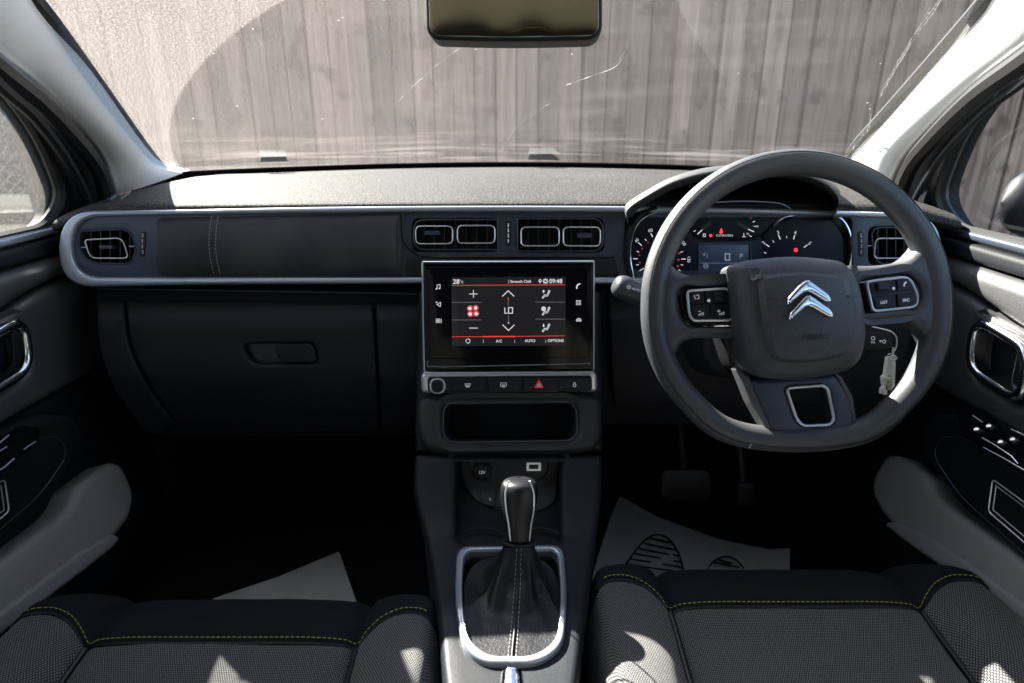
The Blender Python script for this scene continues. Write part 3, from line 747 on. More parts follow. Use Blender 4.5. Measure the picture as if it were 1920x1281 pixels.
# lower dashboard
SL = Surf([(535, .985), (556, .962), (600, .925), (700, .905), (780, .915), (850, .95)], .10)
SLb = Surf([(520, .99), (600, .955), (700, .935), (800, .95), (850, .98)], .10)
slab('lower_shell', M_low, dash, SLb, rp([(178, 536), (1730, 536), (1700, 790), (1500, 800), (1150, 800), (720, 822), (330, 826), (275, 815), (212, 730), (180, 650)], 10), -.05, 0, .008, step=70, dst=20)
lid = slab('glovebox_lid', M_low, dash, SL, rp([(235, 559), (699, 567), (703, 660), (712, 802), (332, 796), (278, 722), (240, 640)], [3, 3, 40, 6, 12, 60, 50]), -.02, .0, .005, step=30, dst=12,
           holes=[rp([(453, 646), (590, 643), (597, 682), (470, 684)], [14, 14, 14, 22])], hdepth=-.016, label='glovebox lid with flush handle')
slab('handle_recess', M_black, lid, SL, rp([(450, 642), (594, 640), (600, 686), (466, 687)], 12), -.019, -.0155, .001)
slab('handle', M_low, lid, SL, rp([(514, 646), (588, 644.5), (594, 680), (524, 681)], [12, 12, 10, 16]), -.012, .001, .002)
slab('side_panel', M_low, dash, SL, rp([(180, 556), (231, 559), (235, 640), (272, 724), (327, 796), (300, 818), (270, 812), (208, 725), (182, 650)], [8, 3, 50, 60, 10, 6, 10, 60, 50]), -.02, .0, .004, step=30)
slab('side_panel', M_low, dash, SL, rp([(704, 567), (790, 572), (790, 800), (716, 802), (708, 660)], [3, 3, 3, 6, 40]), -.02, .001, .004, step=30, label='plain panel between glovebox and centre stack')
slab('knee_panel', M_low, dash, SL, rp([(1140, 548), (1725, 548), (1690, 745), (1560, 762), (1150, 762)], [4, 30, 40, 30, 10]), -.02, .0, .005, step=50)
tube('seam', M_vpan, dash, [SL.P(x, 541 + 10 * ((x - 180) / 620), .0) for x in range(182, 800, 20)], .0016, seg=6)
text('lettering', 'OPEN', M_dim, dash, SL, 1388, 741, 16)

# centre stack
ST_ = Surf([(530, .915), (690, .885), (740, .868), (860, .822), (900, .80)], .02)
slab('stack_body', M_plas, dash, ST_, rp([(783, 548), (1127, 548), (1132, 700), (1132, 849), (776, 849), (778, 700)], 6), -.09, -.004, .012, step=40, dst=12,
     holes=[rr(838, 757, 1074, 824, 24)], hdepth=-.03)
# touchscreen
SS = Surf([(480, .889), (700, .862)], .0)
ts = slab('touchscreen', M_gloss, dash, SS, rp([(792, 491), (1113, 490), (1113, 692), (796, 693)], 4), -.03, .010, .003, label='glossy black touchscreen showing climate controls')
for pts in ([(794, 492), (795, 600), (797, 692)], [(1112, 491), (1112, 600), (1112, 691)], [(794, 491), (1112, 490)]):
    tube('bezel_edge', M_satin, ts, [SS.P(a, b, .0095) for a, b in pts], .0014)
slab('glass_panel', M_gloss, ts, SS, rp([(804, 500), (1103, 499), (1103, 668), (806, 670)], 3), .009, .0118, .0012)
tube('bezel_edge', M_satin, ts, [SS.P(a, b, .0102) for a, b in ((803, 674), (803, 684), (836, 685), (1104, 679))], .0007)
slab('display', M_scr, ts, SS, [(848, 519), (1059, 518), (1059, 645), (849, 646)], .011, .0121, .0002)
H = .0126
def scr(name, m, sh): return marks(name, m, ts, SS, sh, h=H)
def stx(s, px, py, size, m=M_emw, **k): return text('lettering', s, m, ts, SS, px, py, size, h=H, **k)
stx('28', 850.5, 526.5, 12, align='LEFT', stretch=1.05, bold=.012); stx('°c', 862.5, 526.5, 9, align='LEFT')
stx('|', 954, 526, 8); stx('Smooth Chill', 957, 526.3, 7.2, align='LEFT', bold=.012)
stx('09:48', 1029, 525.6, 11.5, align='LEFT', stretch=.95, bold=.012)
scr('pin_icon', M_emw, [('c', 1012, 525, 2.2, 1.4), ('p', [(1010, 526.5), (1014, 526.5), (1012, 530)])])
scr('gear_icon', M_emw, [('c', 1022, 526, 3., 1.7)] + [('l', [(1022 + 3.5 * cos(a * pi / 4), 526 + 3.5 * sin(a * pi / 4)), (1022 + 5 * cos(a * pi / 4), 526 + 5 * sin(a * pi / 4))], 1.3) for a in range(8)])
scr('red_rule', M_emr, [('l', [(849, 533.7), (1058, 532.6)], 1.3), ('l', [(849, 628.6), (907, 628.6)], 1.1), ('l', [(907, 628.4), (965, 628.2)], 2.4), ('l', [(965, 628), (1058, 626.8)], 1.1)])
scr('divider', M_emg, [('l', [(849, 565), (904, 565)], .8), ('l', [(849, 597.5), (904, 597.5)], .8), ('l', [(1003, 564.6), (1058, 564.6)], .8), ('l', [(1003, 596), (1058, 596)], .8)])
scr('plus_icon', M_emw, [('l', [(881.5, 549.5), (896, 549.5)], 1.3), ('l', [(888.7, 543), (888.7, 556)], 1.3)])
scr('minus_icon', M_emw, [('l', [(881.5, 612.5), (896.5, 612.5)], 1.3)])
scr('up_chevron', M_emw, [('l', [(942.5, 553.5), (953, 543.5), (963.5, 553.5)], 1.6)])
scr('down_chevron', M_emw, [('l', [(943, 607), (953.5, 617), (964, 607)], 1.6)])
scr('slider_line', M_emg, [('l', [(953, 559), (953, 571)], .9), ('l', [(953.5, 589), (953.5, 602)], .9)])
scr('slider_dot', M_emr, [('c', 953, 558, 1.6, 0)])
scr('slider_dot', M_emw, [('c', 953.5, 603, 1.3, 0)])
stx('L', 948.5, 580, 16.5, stretch=.9); scr('lettering', M_emw, [('l', [(953.5, 574.8), (961, 574.8), (961, 585.2), (953.5, 585.2), (953.5, 574.8)], 1.5)])
for k in range(4):
    a = k * pi / 2 + .72; cx, cy = 888 + 7.2 * cos(a), 581 + 7.2 * sin(a)
    scr('fan_blade', M_emp, [('c', cx, cy, 5.9, 0)])
    marks('fan_blade_core', M_emw, ts, SS, [('p', [(cx + 4.4 * cos(t) * (.6 if abs(t - a) > 1.7 else 1), cy + 4.4 * sin(t) * .75) for t in [j * pi / 6 for j in range(12)]])], h=H + .0002)
for yy, kind in ((549.5, 0), (580.5, 1), (611.5, 2)):
    x = 1022; sh = [('c', x + 6.5, yy - 5, 1.7, 1.1), ('l', [(x - 5, yy + 7), (x - 1.5, yy + 2.5), (x + 3, yy + 3), (x + 5.5, yy - 2)], 3.3)]
    if kind == 0: sh += [('p', [(x - 3.5, yy - 7.5), (x - 6.5, yy - 4.5), (x - .5, yy - 4.5)]), ('l', [(x - 3.5, yy - 5), (x - 3.5, yy - 2)], 1.6)]
    if kind == 1: sh += [('c', x - 3.5, yy - 3.5, 4.2, 0)]
    if kind == 2: sh += [('p', [(x - 3.5, yy - .5), (x - 6, yy - 3.5), (x - 1, yy - 3.5)]), ('l', [(x - 3.5, yy - 3), (x - 3.5, yy - 6.5)], 1.4)]
    o = scr('airflow_icon', M_emw, sh)
    marks('airflow_icon', M_scr, ts, SS, [('l', [(x - 4.6, yy + 6.4), (x - 1.3, yy + 2.6), (x + 3, yy + 3), (x + 5.2, yy - 1.6)], 1.1)] + ([('l', [(x - 6, yy - 3.5), (x - 1.2, yy - 3.5)], .9)] if kind == 1 else []), h=H + .0002)
stx('A/C', 936, 636.5, 7, bold=.012); stx('AUTO', 993.5, 636, 7, bold=.012); stx('OPTIONS', 1041, 635.6, 7, bold=.015)
for x in (907, 965, 1022.5): stx('|', x, 636.3, 6.5)
scr('recirculation_icon', M_emw, [('c', 878.5, 636.5, 3.8, 1.3, .4, 2.2), ('c', 878.5, 636.5, 3.8, 1.3, 2.5, 4.3), ('c', 878.5, 636.5, 3.8, 1.3, 4.6, 6.4)])
scr('music_icon', M_emw, [('l', [(821.5, 540), (821.5, 533), (827, 532), (827, 539)], 1.1), ('c', 820.3, 540, 1.4, 0), ('c', 825.8, 539.2, 1.4, 0)])
scr('navigation_icon', M_emw, [('l', [(828, 565), (821, 569), (827.5, 573), (828, 565)], 1.1), ('l', [(819, 566), (820.5, 563.5), (822, 566)], .9)])
scr('climate_icon', M_emw, [('c', 821, 597, 1.6, .8), ('c', 825, 597, 1.6, .8), ('c', 821, 601, 1.6, .8), ('c', 825, 601, 1.6, .8), ('l', [(829, 596), (829, 603)], 1.1)])
scr('phone_icon', M_emw, [('l', [(1085.5, 531), (1082, 532), (1079.8, 536), (1080, 539)], 2.4)])
scr('apps_icon', M_emw, [('l', [(a, b), (a + 3, b), (a + 3, b + 3), (a, b + 3), (a, b)], .8) for a in (1079, 1084) for b in (561.5, 566.5)])
scr('car_icon', M_emw, [('c', 1083.5, 599, 4.2, 1.3, pi, 2 * pi), ('l', [(1079, 599.5), (1088, 599.5)], 1.2), ('l', [(1081, 597.6), (1086, 597.6)], 1.2)])

# button bar under the screen
sb = slab('button_bar', M_brush, dash, SS, rp([(790, 699), (1118, 697), (1119, 733), (791, 735)], 9), -.05, .008, .005, label='silver ended bar of buttons under the screen')
tube('bright_line', M_brush, sb, [SS.P(797, 696, .013), SS.P(1110, 694.5, .013)], .0016)
slab('bar_face', M_black, sb, SS, rp([(803, 704), (1108, 701.5), (1109, 730), (804, 732.5)], 7), .006, .0105, .0015)
btn = [(806, 845), (848, 911), (914, 977), (980, 1043), (1046, 1106)]
for i, (a, b) in enumerate(btn):
    slab('button', M_plas, sb, SS, rp([(a, 704.5), (b, 704.5 - .01 * (b - a)), (b, 729.5), (a, 730.5)], 2.5), .008, .0135, .002)
slab('knob', M_plas, sb, SS, rr(811, 707, 834, 730, 11.5), .012, .018, .002)
ring('knob_ring', M_brush, sb, SS, rr(809.5, 705.5, 835.5, 731.5, 13), .016, .0015)
def bmk(name, m, sh): return marks(name, m, sb, SS, sh, h=.0141)
bmk('front_demist_icon', M_white, [('l', [(873, 715), (883, 715), (881.5, 720), (874.5, 720), (873, 715)], .9), ('l', [(876, 717), (876, 722)], .8), ('l', [(878, 717), (878, 722)], .8), ('l', [(880, 717), (880, 722)], .8)])
bmk('rear_demist_icon', M_white, [('l', [(939, 713.5), (949.5, 713.5), (949.5, 719.5), (939, 719.5), (939, 713.5)], .9), ('l', [(942, 716), (942, 721.5)], .8), ('l', [(944.3, 716), (944.3, 721.5)], .8), ('l', [(946.6, 716), (946.6, 721.5)], .8)])
bmk('hazard_triangle', M_hazard, [('l', [(1002.5, 721.5), (1009.8, 709.5), (1017, 721.5), (1002.5, 721.5)], 2.0)])
bmk('hazard_triangle', M_white, [('l', [(1006.5, 719.5), (1009.8, 714.3), (1013, 719.5), (1006.5, 719.5)], .9)])
bmk('lock_icon', M_white, [('c', 1075.5, 718, 2.6, 1.1), ('l', [(1074, 715.5), (1074, 712.8), (1077, 712.8), (1077, 715.5)], .8)])
for x in (879, 944, 1075): bmk('indicator_lamp', M_dim, [('l', [(x - 6, 708.8), (x + 6, 708.8)], 1)])

# storage cubby
M_cub = mat('tray_plastic', (.021, .022, .024), .5, bump=.6, bscale=800, var=.3)
cub = slab('storage_cubby', M_cub, dash, ST_, rp([(781, 742), (1127, 738), (1129, 850), (785, 851)], [34, 34, 50, 52], 10), -.03, .016, .014, step=30, segs=6,
           holes=[rp([(834, 756), (1078, 755), (1080, 825), (834, 829)], 26, 8)], hdepth=-.07, label='open storage tray below the button bar')
ring('tray_edge', M_vpan, cub, ST_, rp([(833, 755), (1079, 754), (1081, 826), (833, 830)], 27, 8), .0155, .0011)
slab('tray_back', M_low, cub, ST_, rr(822, 744, 1090, 842, 10), -.075, -.07, .001)

# instrument cluster (behind the wheel)
SI = Surf([(380, .972), (540, .952)], .06)
def SIr(px, py, h=0): return SI.P(px, py, h)
ic = slab('instrument_cluster', M_black, dash, SI, rp([(1176, 405), (1300, 384), (1470, 380), (1490, 400), (1590, 402), (1594, 520), (1560, 552), (1180, 552)], 18), -.06, .0, .003, label='instrument cluster seen through the steering wheel')
slab('speedometer', M_dial, ic, SI, rp([(1183, 410), (1296, 400), (1300, 500), (1296, 545), (1190, 540)], [34, 10, 4, 4, 30], 10), -.0, .003, .001)
slab('info_panel', M_navy, ic, SI, rp([(1296, 452), (1412, 450), (1500, 430), (1560, 470), (1500, 530), (1290, 540)], 6), .0, .0034, .001)
slab('upper_display', M_dial, ic, SI, rp([(1292, 402), (1436, 402), (1442, 428), (1412, 450), (1312, 450), (1294, 436)], [3, 4, 14, 14, 14, 14]), .0, .008, .003)
slab('rev_counter', M_dial, ic, SI, rp([(1424, 444), (1448, 418), (1490, 404), (1555, 406), (1580, 440), (1584, 500), (1560, 530), (1440, 530)], 14), .0, .0055, .003)
tube('dial_bezel', M_chrome, ic, [SI.P(*p, .012) for p in sm([(1186, 520), (1179, 480), (1184, 440), (1200, 412), (1232, 398), (1290, 396)], 6, False)], .0016)
tube('dial_bezel', M_satin, ic, [SI.P(*p, .011) for p in sm([(1304, 382), (1380, 378), (1440, 380), (1468, 386), (1486, 402)], 6, False)], .0010)
tube('dial_bezel', M_chrome, ic, [SI.P(*p, .013) for p in sm([(1444, 424), (1466, 408), (1510, 402), (1555, 404), (1578, 420), (1590, 455), (1588, 490), (1580, 515)], 6, False)], .0020)
loft('cluster_shroud', M_plas, ic, [[SI.P(*p, h) for p, h in zip([(1172, 520), (1167, 470), (1172, 430), (1190, 396), (1222, 384)], [.0] * 5)], [SI.P(*p, .022) for p in [(1176, 518), (1173, 470), (1178, 432), (1196, 402), (1226, 390)]], [SI.P(*p, .004) for p in [(1186, 516), (1183, 470), (1189, 436), (1206, 408), (1232, 396)]]], 5, 4)
def im(name, m, sh, h=.0042): return marks(name, m, ic, SI, sh, h=h)
def it(s, px, py, size, m=M_gauge, h=.0042, **k): return text('lettering', s, m, ic, SI, px, py, size, h=h, **k)
it('60', 1218.5, 432, 8.5, rot=.2); im('tick', M_gauge, [('l', [(1219.5, 438), (1222.5, 444)], 1.8)])
it('40', 1193, 451, 8, rot=.95); im('tick', M_gauge, [('l', [(1196, 455), (1202, 460)], 1.8), ('l', [(1187, 485), (1194, 485)], 1.8), ('l', [(1193, 471), (1197, 472.5)], 1.3), ('l', [(1192, 496.5), (1196.5, 496)], 1.3), ('l', [(1208.5, 448.5), (1211, 451)], 1.3)])
im('needle', M_gauge, [('l', [(1192, 511), (1206, 503)], 1.6)])
im('red_marks', M_dirtyred, [('c', 1214, 455, 1.8, 0), ('c', 1203, 466, 1.8, 0), ('c', 1198, 478, 1.8, 0), ('c', 1199, 492, 1.8, 0), ('c', 1272, 475, 2.4, 0), ('c', 1271, 487, 2.4, 0), ('c', 1270, 499, 2.4, 0)])
it('100', 1280, 455, 8, rot=-.95); it('120', 1290.5, 486, 8, rot=-1.57); it('140', 1283, 513, 8, rot=-2.1)
im('tick', M_gauge, [('l', [(1277, 485.5), (1284, 485.5)], 1.8), ('l', [(1272, 506), (1278.5, 510)], 1.8), ('l', [(1275, 473), (1279, 471.5)], 1.3), ('l', [(1275.5, 496), (1279.5, 497)], 1.3)])
for s, a, b, r_ in (('2', 1429, 455, .9), ('3', 1456, 436, .3), ('4', 1488, 436, -.2), ('5', 1515, 456, -.9)): it(s, a, b, 9.5, rot=r_, h=.0065)
im('tick', M_gauge, [('l', [(1434, 458.5), (1439, 462)], 1.8), ('l', [(1457, 441.5), (1460, 448)], 1.8), ('l', [(1487, 441), (1485, 448)], 1.8), ('l', [(1510, 459.5), (1504.5, 463.5)], 1.8), ('l', [(1472, 443), (1472, 446)], 1.3), ('l', [(1446, 451), (1448, 454)], 1.3), ('l', [(1430, 473), (1434, 474.5)], 1.3)], h=.0065)
im('red_lamp', M_warn, [('c', 1489, 468.5, 3.1, 1.6), ('p', [(1487.5, 466.5), (1490.5, 466.5), (1490.5, 470.5), (1487.5, 470.5)])], h=.0065)
im('red_lamp', M_warn, [('p', [(1345.5, 436), (1347, 430), (1349.5, 427.5), (1351, 431), (1352.5, 435), (1350, 438), (1347, 438)])], h=.0095)
im('amber_lamp', M_warn, [('c', 1329.5, 441.5, 2.9, 0)], h=.0095)
it('CITROËN', 1355, 441.3, 5, h=.0095, stretch=1.5)
im('needle', M_gauge, [('l', [(1305, 439), (1314, 430.5)], 1.7)], h=.0095); im('needle', M_gauge, [('l', [(1399.5, 430), (1409.5, 434.5)], 1.7)], h=.0095)
im('needle_hub', M_black, [('l', [(1315, 428), (1328, 419)], 8), ('l', [(1380, 419), (1396, 427)], 8)], h=.0097)
im('tick', M_gauge, [('l', [(1298, 434), (1301, 432.5)], 1.3), ('l', [(1408, 416.5), (1411, 415)], 1.5), ('l', [(1409.5, 424.5), (1413, 424.5)], 1.3), ('l', [(1401, 441.5), (1405, 443.5)], 1.3)], h=.0095)
im('fuel_icon', M_gauge, [('l', [(1315.5, 438.5), (1319.5, 438.5), (1319.5, 443.5), (1315.5, 443.5), (1315.5, 438.5)], 1.1)], h=.0095)
im('temperature_icon', M_gauge, [('l', [(1391, 437.5), (1391, 443)], 1.2), ('l', [(1388.5, 443.6), (1394.5, 443.6)], 1)], h=.0095)
im('red_marks', M_dirtyred, [('l', [(1404, 406), (1404, 411)], 1.4), ('l', [(1401.5, 408.5), (1406.5, 408.5)], 1.4)], h=.0095)
it('50', 1398, 438, 4.5, h=.0095); it('90', 1416, 424.5, 4.5, h=.0095)
lc = slab('lcd', M_lcd, ic, SI, rr(1308, 458, 1402, 540, 3), .003, .0048, .0005)
tube('lcd_edge', M_vpan, ic, [SI.P(a, b, .005) for a, b in ((1309, 530), (1309, 457), (1404, 456), (1406, 500))], .0015)
M_lcdp = mat('lcd_digit', (.3, .33, .4), .5, emit=(.25, .28, .36), es=.6)
im('digit', M_lcdp, [('l', [(1358, 475.5), (1366, 475.5), (1366, 487.5), (1358, 487.5), (1358, 475.5)], 2.2)], h=.0055)
it('P', 1387.5, 479.5, 12, M_lcdp, h=.0055)
im('symbol', M_lcdp, [('c', 1321.5, 498.5, 4, 1), ('l', [(1318, 498.5), (1325, 498.5)], 1), ('l', [(1316, 475), (1319, 479), (1321, 473)], .9), ('l', [(1324, 475), (1324, 483)], .7), ('l', [(1309, 493), (1400, 493)], .5)], h=.0055)
# hood over the instruments
A_ = [(1172, 398), (1176, 381), (1212, 357), (1262, 331), (1330, 313), (1410, 308), (1490, 312), (1545, 330), (1570, 352), (1575, 372), (1566, 390)]
def arch(Y, dyp, sx=1., drop=0): return [at_y(1372 + (x - 1372) * sx, y + dyp, Y) + Vector((0, 0, -drop)) for x, y in A_]
loft('instrument_hood', M_hood, dash, [arch(1.22, 18, .92, .005), arch(1.06, 8, .96), arch(.945, 1, 1.), arch(.915, 2, 1.), arch(.898, 9, .992), arch(.900, 17, .985), arch(.925, 22, .975), arch(.99, 24, .965)], 5, 5)

# ================================================================== CENTRE CONSOLE
con = thing('centre_console', (0, .68, .34), 'dark centre console with silver framed gear gaiter surround between the two seats', 'console')
SD = Surf([(848, .822), (900, .793), (960, .757), (1000, .728), (1030, .700), (1090, .642), (1150, .582), (1281, .487), (1420, .405), (1600, .33)], .0)
rec = rp([(856, 853), (1052, 853), (1051, 930), (1050, 1008), (1040, 1019), (960, 1024), (880, 1019), (857, 1004), (854, 930)], [3, 3, 10, 8, 10, 60, 14, 10, 10])
slab('console_deck', M_plas, con, SD, rp([(776, 850), (1131, 850), (1130, 930), (1118, 1010), (1098, 1160), (1082, 1290), (1070, 1420), (848, 1420), (833, 1290), (814, 1100), (795, 1000), (772, 925)], [10, 10, 60, 90, 90, 60, 10, 10, 60, 90, 90, 60]), -.20, .0, .012, step=26, dst=10, segs=6, holes=[rec, rp([(872, 1045), (1047, 1043), (1051, 1130), (1044, 1205), (1000, 1238), (915, 1238), (875, 1205), (866, 1130)], [18, 18, 60, 40, 50, 50, 40, 60])], hdepth=-.05)
SP = Surf([(845, .85), (900, .835), (950, .80), (980, .765), (1020, .715), (1040, .70)], .0)
pan = slab('socket_panel', M_low, con, SP, rp([(850, 846), (1056, 846), (1058, 1030), (848, 1030)], 4), -.03, -.002, .001, step=30)
slab('raised_panel', M_cub, con, SP, rp([(861, 848), (1050, 848), (1047, 905), (1040, 950), (1000, 962), (930, 958), (888, 940), (866, 905)], [3, 3, 20, 24, 20, 50, 40, 30]), -.01, .004, .003, step=30)
slab('raised_panel', M_cub, con, SP, rp([(876, 856), (1030, 856), (1026, 888), (1008, 903), (900, 903), (884, 890)], [4, 4, 14, 14, 18, 14]), .002, .0075, .003, step=30, holes=[rr(988, 866.5, 1012, 881, 2)], hdepth=.001)
sk = slab('power_socket', M_black, con, SP, rr(887, 864, 921, 898, 17, 10), .004, .014, .003, label='capped 12V socket')
slab('cap_hinge', M_black, sk, SP, rr(894, 854, 914, 870, 5), .004, .012, .002)
slab('cap_face', M_plas, sk, SP, rr(890.5, 868, 917.5, 895, 13.5, 10), .012, .0155, .0015)
text('lettering', '12V', M_white, sk, SP, 904.5, 881.5, 8, h=.0162, bold=.02)
ub = slab('usb_socket', M_white, con, SP, rr(987, 866, 1014, 881, 2.5), .003, .0095, .001, holes=[rr(991.5, 869, 1009.5, 878.5, 1)], hdepth=.0)
slab('usb_tongue', M_black, ub, SP, rr(992, 869.5, 1009, 878, 1), .001, .0045, .0003)
slab('button', M_black, con, SP, rp([(901, 921), (930, 921), (930, 955), (912, 954), (901, 940)], [2, 2, 2, 8, 8]), .003, .0062, .001)
slab('button', M_black, con, SP, rp([(932, 921), (980, 921), (980, 957), (932, 956)], 2), .003, .0062, .001)
text('lettering', 'S', M_white, con, SP, 919, 939.5, 6.5, h=.0068, bold=.02)
marks('lettering', M_white, con, SP, [('l', [(936, 948), (940, 948)], 1)], h=.0068)
for cx in (905, 1010): tube('cup_holder_rim', M_plas, con, [SP.P(cx + 38 * cos(a), 1012 + 14 * sin(a), .006) for a in [pi + pi * i / 14 for i in range(15)]], .0014)
ol = rp([(857, 1031), (1056, 1028), (1064, 1130), (1056, 1220), (1010, 1253), (905, 1253), (866, 1220), (852, 1130)], [24, 24, 70, 50, 60, 60, 50, 70], 8)
il = rp([(871, 1041), (1045, 1039), (1052, 1130), (1044, 1210), (1002, 1241), (915, 1241), (878, 1210), (865, 1130)], [18, 18, 60, 40, 50, 50, 40, 60], 8)
slab('gear_surround', M_satin, con, SD, ol, -.006, .008, .004, holes=[il], step=60, dst=5, segs=5)
ring('surround_highlight', M_brush, con, SD, offs(il, -3), .0075, .0012)

# ================================================================== GEAR LEVER
gl = thing('gear_lever', (.01, .60, .64), 'automatic gear lever with black leather knob and gathered gaiter in the silver surround', 'gear lever')
kc = at_y(973, 1022, .645)
def boot_ring(t, fold):
    o = []; n = 64
    for i in range(n):
        a = 2 * pi * i / n
        # bottom ring follows the surround opening
        c, s = cos(a), sin(a); e = 3.2
        q = (abs(c) ** e + abs(s) ** e) ** (-1 / e)
        bp = SD.P(959 + 90 * q * c, 1141 + 98 * q * s, 0)
        tp = kc + Vector((.0195 * c, -.012 * s, -.0 + .004 * s))
        u = t ** .54
        p = bp.lerp(tp, u); p.z = bp.z + (tp.z - bp.z) * (t ** 1.9)
        f = fold * sin(pi * min(1, t * 1.05)) * (.0035 * sin(5 * a + 3.4 * t) + .0022 * sin(9 * a - 5 * t + 1))
        n_ = (p - kc); n_.z = 0
        if n_.length > 1e-5: p += n_.normalized() * f
        p += Vector((0, 0, noise.noise(p * 38) * .006 * sin(pi * t)))
        o.append(p)
    return o
bt = loft('gaiter', M_leath, gl, [boot_ring(t, 1) for t in (0, .07, .16, .28, .42, .56, .7, .84, .94, 1.0)], 1, 3, closed_u=True)
def boot_front(off):
    pts = []
    for t in [i / 40 for i in range(41)]:
        rg = boot_ring(t, 1); k = 47 if off < 0 else 49
        a = rg[16]; b = rg[15]; c = rg[17]
        # front of the gaiter is where sin(a) is +1 (towards the driver)
        p = a + Vector((off * (1 - .35 * t), 0, 0)); pts.append(p + Vector((0, -.0015, .0018)))
    return pts
for of in (-.0042, .0042): dashes('stitching', M_wthread, bt, boot_front(of), ln=.0034, gap=.0022, r=.00034)
tube('seam', M_black, bt, boot_front(0), .0012, seg=6)
KR = [(1024, .645, 20, 0), (1018, .645, 23, .0), (1004, .646, 25, 0), (985, .648, 25.5, 0), (962, .650, 27.5, 0), (940, .652, 30, 0), (922, .655, 31.5, 0), (908, .659, 29.5, 0), (900, .664, 24, 0), (896, .669, 15, 0), (895, .673, 4, 0)]
rows = []
for py, Y, w, _ in KR:
    cxp = 973 + (1018 - py) * .008; c = at_y(cxp, py, Y); r_ = w * (1.0 + .13 * min(1, max(0, (1000 - py) / 60))) * (Y / ray(cxp, py).y) / F
    rows.append([c + Vector((r_ * cos(a), -r_ * .80 * sin(a), r_ * .30 * sin(a))) for a in [2 * pi * i / 20 for i in range(20)]])
kn = loft('knob', M_kleath, gl, rows, 2, 3, closed_u=True, capends=False)
for pts in ([(954, 902), (947.5, 925), (949, 955), (954, 985), (957, 1014)], [(993, 902), (1001, 925), (1001, 955), (996, 985), (993, 1014)]):
    Y = .622
    tube('trim_strip', M_brush, kn, sm([tuple(at_y(a, b, .646 - .019 + .0)) for a, b in pts], 4, False), .0009)
tube('collar', M_black, gl, [at_y(973, 1016, .645) + Vector((.0185 * cos(a), -.0155 * sin(a), .005 * sin(a))) for a in [2 * pi * i / 24 for i in range(24)]], .0022, closed=True)

# handbrake tip
hb = thing('handbrake', (0, .44, .62), 'handbrake lever end with a chrome release button below the gear surround', 'handbrake')
p0 = at_y(960, 1260, .462) ; ax = Vector((0, -.92, -.25)).normalized()
rows = []
for d, r_ in ((0, .001), (0, .0085), (.003, .0105), (.012, .011), (.0121, .0118), (.02, .0125)):
    c = p0 + ax * d; b = Vector((1, 0, 0)); u = ax.cross(b)
    rows.append([c + b * r_ * cos(a) + u * r_ * sin(a) for a in [2 * pi * i / 20 for i in range(20)]])
loft('release_button', M_chrome, hb, rows, 1, 2, closed_u=True)
tube('grip', M_kleath, hb, [p0 + ax * .02, p0 + ax * .06, p0 + ax * .12], [.0135, .017, .017], seg=18)

# ================================================================== STEERING WHEEL
sw = thing('steering_wheel', (.337, .72, .985), 'dark grey three spoke steering wheel with flattened bottom, chevron emblem and two button pods', 'steering wheel')
FW = Face(.75)
def rimpt(a):
    x = 265.5 * cos(a); y = 263.5 * sin(a)      # y down in the picture
    if y > 190: y = 190 + 80 * math.tanh((y - 190) / 62)
    e = max(0, sin(2 * (a if a < pi / 2 else pi - a))) * (7 if y > 0 else 0)
    return (1491 + x + (e if x > 0 else -e), 568 + y)
rimc = [FW.P(*rimpt(2 * pi * i / 120), 0) for i in range(120)]
bm = bmesh.new(); C0 = FW.P(1491, 568, 0); Fv = Vector((0, CT, -ST)); rings = []
for i, p in enumerate(rimc):
    out = (p - C0).normalized(); a = 2 * pi * i / 120
    w = .0152 + .0016 * max(0, -sin(a * 1.0)) * 0
    rg = []
    for k in range(20):
        t = 2 * pi * k / 20
        rx, ry = w * cos(t), .0160 * sin(t)
        if sin(t) < 0 and cos(t) > 0: rx *= 1.0
        rg.append(bm.verts.new(p + out * rx - Fv * ry))
    rings.append(rg)
for i in range(120):
    a, b = rings[i], rings[(i + 1) % 120]
    for k in range(20): bm.faces.new((a[k], a[(k + 1) % 20], b[(k + 1) % 20], b[k]))
rim = finish('rim', bm, M_wheel, sw, weld=False)
bm = bmesh.new()
gp = []
for i, p in enumerate(rimc):
    out = (p - C0).normalized(); gp.append(p + out * .0085 - Fv * .0150)
tube_into(bm, gp, .0007, closed=True, seg=6); finish('rim_seam', bm, M_black, rim, weld=False)
marks('rim_joint', M_brush, rim, FW, [('l', [(1394, 836), (1399, 828)], 1.2)], h=.0172)
# spokes
slab('spoke', M_wheel, sw, FW, rp([(1243, 470), (1266, 508), (1300, 520), (1352, 515), (1400, 500), (1400, 635), (1300, 634), (1275, 642), (1262, 675), (1228, 660), (1222, 560)], [10, 22, 40, 12, 2, 2, 20, 24, 20, 20, 60]), -.016, .010, .012, step=20, dst=5, segs=6, holes=[rp([(1270, 548), (1290, 537), (1366, 533), (1378, 612), (1300, 613), (1276, 598)], [10, 14, 4, 8, 16, 16])], hdepth=.0)
slab('spoke', M_wheel, sw, FW, rp([(1580, 498), (1640, 499), (1690, 492), (1714, 470), (1738, 430), (1760, 520), (1758, 620), (1745, 665), (1722, 620), (1700, 600), (1640, 606), (1590, 610)], [3, 20, 30, 30, 16, 60, 60, 16, 30, 20, 20, 3]), -.016, .010, .012, step=20, dst=5, segs=6, holes=[rp([(1610, 530), (1690, 514), (1712, 526), (1722, 552), (1712, 574), (1690, 586), (1622, 592)], [5, 20, 16, 20, 14, 16, 5])], hdepth=.0)
